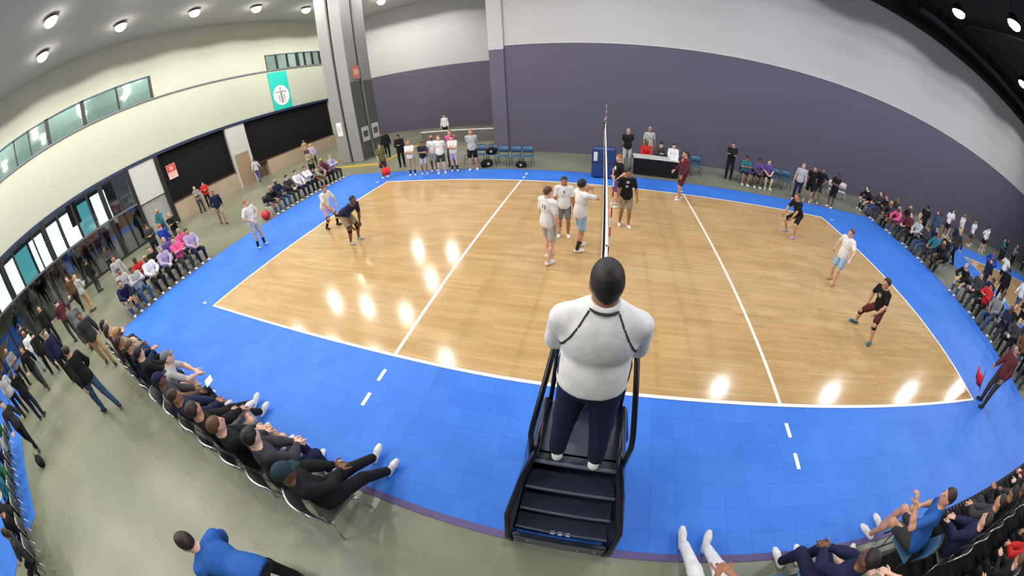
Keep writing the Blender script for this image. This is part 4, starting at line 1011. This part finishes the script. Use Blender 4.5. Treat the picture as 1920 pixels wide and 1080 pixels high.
# ------------------------------------------------------------------ right side crowd, facing the court
RR = [(11.5, 'black', 'forward'), (10.9, 'charcoal', 'lap'), (10.3, 'black', 'folded'), (9.7, 'charcoal', 'forward'), (9.1, 'pink', 'forward'), (8.5, 'maroon', 'lap'), (7.9, 'light grey', 'clasp'), (7.3, 'charcoal', 'phone'),
      (6.7, 'teal', 'lap'), (6.1, 'black', 'forward'), (4.6, 'black', 'forward'), (4.0, 'charcoal', 'lap'), (3.4, 'red', 'phone'), (2.8, 'grey', 'lap'), (2.2, 'navy', 'folded'), (1.6, 'charcoal', 'clasp'), (1.0, 'brown', 'lap'), (0.3, 'charcoal', 'folded')]
hs = [('black', 'short'), ('dark brown', 'long'), ('brown', 'short'), ('blond', 'tail'), ('grey', 'short'), ('dark brown', 'short')]
for i, (y, t, p) in enumerate(RR):
    sitter('%s from far end in the right courtside row' % ORD[i], 13.45 + .06 * math.sin(i * 2.3), y, face(-1, .05 * math.sin(i)), p, t, ['black', 'denim', 'charcoal'][i % 3], hair=hs[i % 6], shoes=['white', 'charcoal'][i % 2])
R2 = [(10.6, 'charcoal'), (9.6, 'black'), (8.9, 'grey'), (7.6, 'navy'), (6.9, 'black'), (3.9, 'navy'), (3.2, 'light blue'), (2.4, 'black'), (1.5, 'charcoal'), (0.7, 'lilac')]
for i, (y, t) in enumerate(R2):
    sitter('%s from far end in the second right row' % ORD[i], 14.5, y, face(-1, 0), ['lap', 'phone', 'folded', 'clasp'][i % 4], t, ['black', 'charcoal', 'denim'][i % 3], hair=hs[(i + 2) % 6])
R3 = [(15.6, 9.4, 'black', 'cross'), (16.2, 9.0, 'denim', 'relax'), (16.7, 9.5, 'purple', 'phone'), (15.9, 7.2, 'charcoal', 'walk'), (16.9, 8.0, 'navy', 'behind'), (18.2, 6.2, 'royal blue', 'akimbo'), (17.6, 4.7, 'black', 'relax'), (19.3, 4.2, 'white', 'walk'), (15.8, 5.0, 'navy', 'phone'), (16.3, 2.6, 'black', 'cross'), (15.7, 1.0, 'charcoal', 'relax')]
for i, (x, y, t, p) in enumerate(R3):
    stander('%s from the wall in the right aisle' % ORD[i], x, y, face(-1 if i % 2 else .6, .5 - .3 * (i % 3)), p, t, ['black', 'denim', 'charcoal'][i % 3], hair=hs[i % 6])
R4 = [(20.6, 11.4), (21.5, 11.9), (22.3, 11.4), (23.2, 12.0), (24.1, 11.5), (25.2, 12.1), (26.4, 11.6), (27.8, 12.2)]
for i, (x, y) in enumerate(R4):
    stander('%s from left in distant white team by back wall' % ORD[i], x, y, face(-.3 + .2 * (i % 3), -1), ['relax', 'cross', 'akimbo', 'behind'][i % 4], 'white', ['black', 'charcoal', 'light grey'][i % 3], 'shorts', hs[i % 6], 'short', 'white', 1.66)
R5 = [(29.5, 11.3, 'teal'), (31, 11.7, 'black'), (32.5, 11.4, 'grey'), (34, 11.9, 'charcoal'), (36, 11.5, 'navy'), (38.5, 11.8, 'grey')]
for i, (x, y, t) in enumerate(R5):
    stander('%s from left in the farthest right crowd' % ORD[i], x, y, face(0, -1), ['cross', 'relax', 'phone'][i % 3], t, 'black', 'trousers', hs[i % 6])
R6 = [(21.5, 6.8, 'white', 'akimbo'), (24.0, 4.0, 'black', 'relax'), (27.5, 6.5, 'white', 'behind'), (30.0, 3.5, 'black', 'akimbo')]
for i, (x, y, t, p) in enumerate(R6):
    stander('%s from left on the court beyond' % ORD[i], x, y, face(1 if t == 'white' else -1, 0), p, t, 'black', 'shorts', hs[i % 6], 'short', 'white', 1.66, z=ZC)
nb = empty('drawstring_bag', (14.2, 5.25, 0)); tag(nb, 'neon yellow bag on the floor in the right crowd', 'bag')
v, f = shape([([el((0, 0, .22), (.17, .15, .20)), rc((0, 0, .35), (0, 0, .46), .07, .04)], .06, [(V(0, 0, 0), V(0, 0, 1))])], .022)
part('bag_body', npmesh('bag_body', [(v, f, 0)], 1), [mat('neon_cloth', (190, 206, 74), 0.7)], nb)
MB().tube([(0, 0, .44), (.08, .03, .50), (.16, .0, .38), (.17, 0, .1)], .008, 6).build('cord', M_blk, nb)

# ------------------------------------------------------------------ left side crowd, facing the court
LA = [(-1.25, 'navy', 'forward', 'denim'), (-.65, 'light grey', 'phone', 'denim'), (-.02, 'white', 'lap', 'black'), (.58, 'lilac', 'clasp', 'black'), (1.18, 'pink', 'folded', 'charcoal'), (1.78, 'lilac', 'lap', 'navy')]
for i, (y, t, p, b) in enumerate(LA):
    sitter('%s from near end in left courtside row' % ORD[i], -13.0, y, face(1, 0), p, t, b, hair=hs[(i + 1) % 6], shoes='white')
L2 = [(-.9, 'light grey', 'lap'), (-.2, 'red', 'phone'), (.5, 'black', 'folded'), (1.15, 'purple', 'lap'), (1.8, 'pink', 'clasp')]
for i, (y, t, p) in enumerate(L2):
    sitter('%s from near end in second left row' % ORD[i], -13.95, y, face(1, 0), p, t, 'black', hair=hs[i % 6])
L3 = [(5.75, 'black', 'forward', 'denim'), (6.35, 'navy', 'lap', 'denim'), (6.95, 'charcoal', 'clasp', 'charcoal'), (7.6, 'white', 'lap', 'navy'), (8.2, 'white', 'folded', 'black'), (8.8, 'khaki', 'forward', 'black'), (9.4, 'maroon', 'lap', 'black'), (10.0, 'lilac', 'phone', 'charcoal')]
for i, (y, t, p, b) in enumerate(L3):
    sitter('%s from the red ball along far left edge' % ORD[i], -13.05, y, face(1, 0), p, t, b, hair=hs[(i + 3) % 6], shoes='white')
rball = empty('exercise_ball', (-12.85, 5.15, 0)); tag(rball, 'red ball on the floor at the left blue edge', 'ball')
v, f, _ = ball((0, 0, .20), (.20, .20, .20), 20)
part('ball_skin', npmesh('ball_skin', [(v, f, 0)], 1), [mat('red_ball_vinyl', (206, 44, 48), 0.4)], rball)
for s in (0, 1, 2): MB().tube([(.203 * math.cos(a) * (1 if s != 1 else 0.0) , .203 * math.cos(a) * (0 if s != 1 else 1), .20 + .203 * math.sin(a)) if s < 2 else (.203 * math.cos(a), .203 * math.sin(a), .20) for a in [k * math.pi / 12 for k in range(25)]], .004, 5, False).build('seam', mat('ball_seam', (130, 26, 30), 0.5), rball)
LS = [(-15.0, 1.5, 'royal blue', 'white', 'phone', 'behind the left courtside rows, ginger haired'), (-14.9, -.75, 'light grey', 'charcoal', 'relax', 'at near end behind left courtside rows'), (-16.0, 4.75, 'navy', 'khaki', 'walk', 'alone in the left aisle'),
      (-20.3, 3.3, 'teal', 'denim', 'behind', 'before the grey panel by the lobby'), (-21.6, 6.4, 'grey', 'charcoal', 'cross', 'under the red poster shutter'), (-22.0, 7.2, 'red', 'black', 'phone', 'leaning by the low wall below shutter'),
      (-21.8, 11.3, 'light grey', 'purple', 'walk', 'by the tan service door'), (-21.6, 16.0, 'tan', 'denim', 'relax', 'before the long shutter'), (-15.4, 10.7, 'khaki', 'black', 'phone', 'left of the column, near the yellow kerb'),
      (-17.6, 13.0, 'lilac', 'charcoal', 'relax', 'between long shutter and column'), (-16.6, 2.6, 'black', 'charcoal', 'cross', 'behind far end of left courtside rows'), (-17.2, 1.6, 'charcoal', 'black', 'phone', 'deep in the left aisle before the lobby glass'),
      (-19.5, -1.4, 'black', 'charcoal', 'relax', 'before the lobby glass, bright windows above'), (-18.6, -.4, 'charcoal', 'black', 'cross', 'second before the lobby glass'), (-18.9, -2.6, 'brown', 'black', 'walk', 'third before the lobby glass'), (-17.4, -2.3, 'light grey', 'tan', 'phone', 'fourth before the lobby glass')]
for i, (x, y, t, b, p, wh) in enumerate(LS):
    stander(wh, x, y, face(1 if i % 3 else -.3, .4 - .4 * (i % 3)), p, t, b, 'shorts' if i in (2, 8) else 'trousers', ('ginger', 'short') if i == 0 else hs[i % 6])
LW = [(-8.75, -3.62, 'black', 'denim', 'walk', 'walking nearest behind the left near row', 1.80, ('dark brown', 'short')), (-10.9, -2.95, 'charcoal', 'tan', 'walk', 'beside the far end of left near row', 1.70, ('black', 'short')),
      (-13.2, -3.1, 'grey', 'charcoal', 'phone', 'in lower left aisle beside a dark-topped walker', 1.70, ('black', 'short')), (-12.4, -4.2, 'navy', 'black', 'relax', 'in lower left aisle, backpack wearer', 1.74, ('dark brown', 'long')), (-14.6, -4.9, 'black', 'black', 'walk', 'first of two walking in lower left aisle', 1.70, ('black', 'short')),
      (-14.2, -5.5, 'black', 'charcoal', 'walk', 'second of two walking in lower left aisle', 1.68, ('dark brown', 'short')), (-12.6, -6.0, 'black', 'navy', 'cross', 'at the lower left near blue court corner', 1.72, ('black', 'long')), (-16.2, -5.4, 'white', 'light blue', 'relax', 'in pale clothes, lower left aisle', 1.66, ('blond', 'long')),
      (-15.6, -3.5, 'maroon', 'charcoal', 'phone', 'in the middle of lower left aisle', 1.70, ('black', 'short')), (-17.5, -4.4, 'black', 'black', 'relax', 'deep in lower left aisle by the glass', 1.76, ('dark brown', 'short')), (-18.6, -5.8, 'charcoal', 'charcoal', 'cross', 'deepest in lower left aisle by the glass', 1.74, ('black', 'short')),
      (-16.6, -6.6, 'grey', 'black', 'phone', 'at the left picture edge in grey', 1.72, ('grey', 'short')), (-14.4, -6.9, 'light grey', 'black', 'relax', 'at the left picture edge, pale top', 1.72, ('dark brown', 'tail')), (-11.4, -6.55, 'charcoal', 'black', 'walk', 'striding beside the lower left blue floor', 1.68, ('black', 'short'))]
for i, (x, y, t, b, p, wh, ht, hr) in enumerate(LW):
    stander(wh, x, y, face(1 if i % 2 else -.8, -.3 + .25 * (i % 4)), p, t, b, 'trousers', hr, ht=ht)
bag(-10.35, -6.45, 0, 0.3, 0.9, 'black', 'black bag on floor beside the lower left blue court')
LC = [(-13.2, -7.9, 'green', 'lap'), (-12.4, -7.9, 'light grey', 'phone'), (-11.5, -7.9, 'navy', 'folded'), (-10.7, -7.85, 'green', 'clasp'), (-9.9, -7.85, 'teal', 'lap'), (-9.1, -7.8, 'black', 'forward'), (-8.2, -7.7, 'black', 'lap'), (-7.4, -7.6, 'charcoal', 'folded')]
for i, (x, y, t, p) in enumerate(LC):
    sitter('%s from left in bottom left corner row' % ORD[i], x, y, face(0, -1), p, t, 'black', hair=hs[i % 6], z=0.012 if x < -9.3 else 0)

# ------------------------------------------------------------------ near left row (backs to the camera)
NL = [(-2.38, 'black', 'stretch', 'black', 'dark teal', ('dark brown', 'short'), -.25), (-3.02, 'charcoal', 'clasp', 'navy', None, ('black', 'short'), -.1), (-3.60, 'black', 'lap', 'teal', None, ('brown', 'short'), -.05), (-4.15, 'black', 'crossleg', 'grey', None, ('dark brown', 'short'), 0),
      (-4.75, 'navy', 'stretch', 'black', None, ('dark brown', 'short'), -.1), (-5.38, 'charcoal', 'lap', 'black', 'navy', ('black', 'short'), -.2), (-6.05, 'light grey', 'forward', 'black', 'grey', ('dark brown', 'short'), -.35), (-6.72, 'black', 'clasp', 'navy', None, ('black', 'short'), 0),
      (-7.35, 'navy', 'phone', 'navy', None, ('brown', 'short'), -.1), (-7.95, 'black', 'lap', 'black', None, ('dark brown', 'short'), 0), (-8.55, 'khaki', 'clasp', 'denim', None, ('blond', 'tail'), -.1), (-9.15, 'maroon', 'lap', 'black', None, ('dark brown', 'long'), 0), (-9.75, 'charcoal', 'folded', 'charcoal', None, ('black', 'long'), 0)]
for i, (x, t, p, b, cp_, hr, a) in enumerate(NL):
    sitter('%s from referee stand in left near row' % ORD[i], x, -2.44, a, p, t, b, 'shorts' if i in (2, 6) else 'trousers', hr, 'short' if i == 6 else 'long', 'white', 'charcoal', 1.76, cp_, None, h=.017 if i < 7 else .021)
# book / paper held by a sitter
pp = empty('paper_sheet', (-5.1, -2.0, 0.78), -.3); tag(pp, 'white paper held by a sitter in the left near row', 'paper')
MB().add([(-.10, -.07, 0), (.10, -.07, .01), (.10, .07, .05), (-.10, .07, .04), (-.10, -.07, -.003), (.10, -.07, .007), (.10, .07, .047), (-.10, .07, .037)], [(0, 1, 2, 3), (7, 6, 5, 4), (0, 4, 5, 1), (1, 5, 6, 2), (2, 6, 7, 3), (3, 7, 4, 0)]).build('sheet', mat('paper_white', (226, 226, 224), 0.7), pp)
# man bending over behind the row
person('bend', pose(pel=(0, -.25, .88), lean=1.15, wl=(-.22, .46, .62), wrr=(.20, .48, .60), el_l=(-1, .2, 0), el_r=(1, .2, 0), al=(-.15, -.05, .075), ar=(.15, -.15, .085), head=(.2, -.2)), (-2.62, -3.60, 0), face(-1, -.25),
       'person in blue jacket bending over on the concrete at bottom left', 'blue', 'black', 'long', 'trousers', 'charcoal', ('dark brown', 'short'), 0, 1.76, h=.015)
# near right row
fm = empty('added_dark_sheet', (10.2, -5.3, 0)); tag(fm, 'dark grey sheet added to darken the floor behind the right near row', 'added sheet')
MB().bbox((-6.2, -3.2, 0), (6.0, 2.9, 0.008), 0.003).build('dark_sheet_face', mat('dark_sheet_cloth', (34, 34, 34), 0.95, var=0.2, scale=20, spec=0.1), fm)  # dark sheet added to darken the floor in this corner
MB().box((-6.25, 2.9, 0), (6.05, 2.96, 0.01)).build('dark_sheet_edge', M_blk, fm)
NR = [(1.42, 'white', 'stretch', 'white', 'trousers', ('dark brown', 'short'), 0), (2.62, 'navy', 'clasp', 'navy', 'trousers', ('black', 'short'), .1), (3.40, 'orange', 'stretch', 'khaki', 'shorts', ('brown', 'short'), .0), (4.38, 'blue', 'folded', 'charcoal', 'shorts', ('dark brown', 'short'), .55),
      (5.05, 'navy', 'lap', 'black', 'trousers', ('black', 'short'), .1), (5.7, 'charcoal', 'clasp', 'black', 'trousers', ('dark brown', 'short'), 0), (6.35, 'black', 'phone', 'charcoal', 'trousers', ('black', 'long'), 0), (7.0, 'charcoal', 'lap', 'black', 'trousers', ('dark brown', 'short'), 0), (7.7, 'black', 'folded', 'black', 'trousers', ('black', 'short'), 0), (8.4, 'maroon', 'clasp', 'black', 'trousers', ('brown', 'short'), 0), (9.2, 'charcoal', 'lap', 'black', 'trousers', ('black', 'short'), 0)]
for i, (x, t, p, b, kd, hr, a) in enumerate(NR):
    if i == 3: continue
    sitter('%s from referee stand in right near row' % ORD[i], x, {1: -2.56, 2: -2.98}.get(i, -2.66), a, p, t, b, kd, hr, 'short' if i in (0, 2) else 'long', 'white' if i < 4 else 'black', 'blue' if i < 4 else 'charcoal', 1.72, None, h=.018)
JB = pose(lean=.36, wl=(-.34, .40, 1.02), wrr=(.12, .26, .74), el_l=(-.8, -.2, -.8), el_r=(1, -.3, -.3), head=(.5, -.05), **LEGS)
person('blueman', JB, (4.22, -2.36, 0), .40, 'seated person in bright blue shirt with raised hand, right near row', 'blue', 'charcoal', 'short', 'shorts', 'white', ('dark brown', 'short'), 1, 1.78, h=.015)
chair('blue', 4.20, -2.40, .40, 'blue chair under the bright blue shirted sitter')
chair('blue', 2.02, -2.62, 0, 'empty blue chair between white-shod and navy sitters, right near row')
N2 = [(4.6, 'black'), (5.4, 'charcoal'), (6.2, 'black'), (7.0, 'red'), (7.8, 'black'), (8.7, 'charcoal'), (9.6, 'black')]
for i, (x, t) in enumerate(N2):
    sitter('%s from left in second right near row' % ORD[i], x, -3.75, .1 * math.sin(i), ['lap', 'folded', 'phone', 'clasp'][i % 4], t, 'black', hair=hs[i % 6], shoes='black', h=.021)
print('people', NPEOPLE)
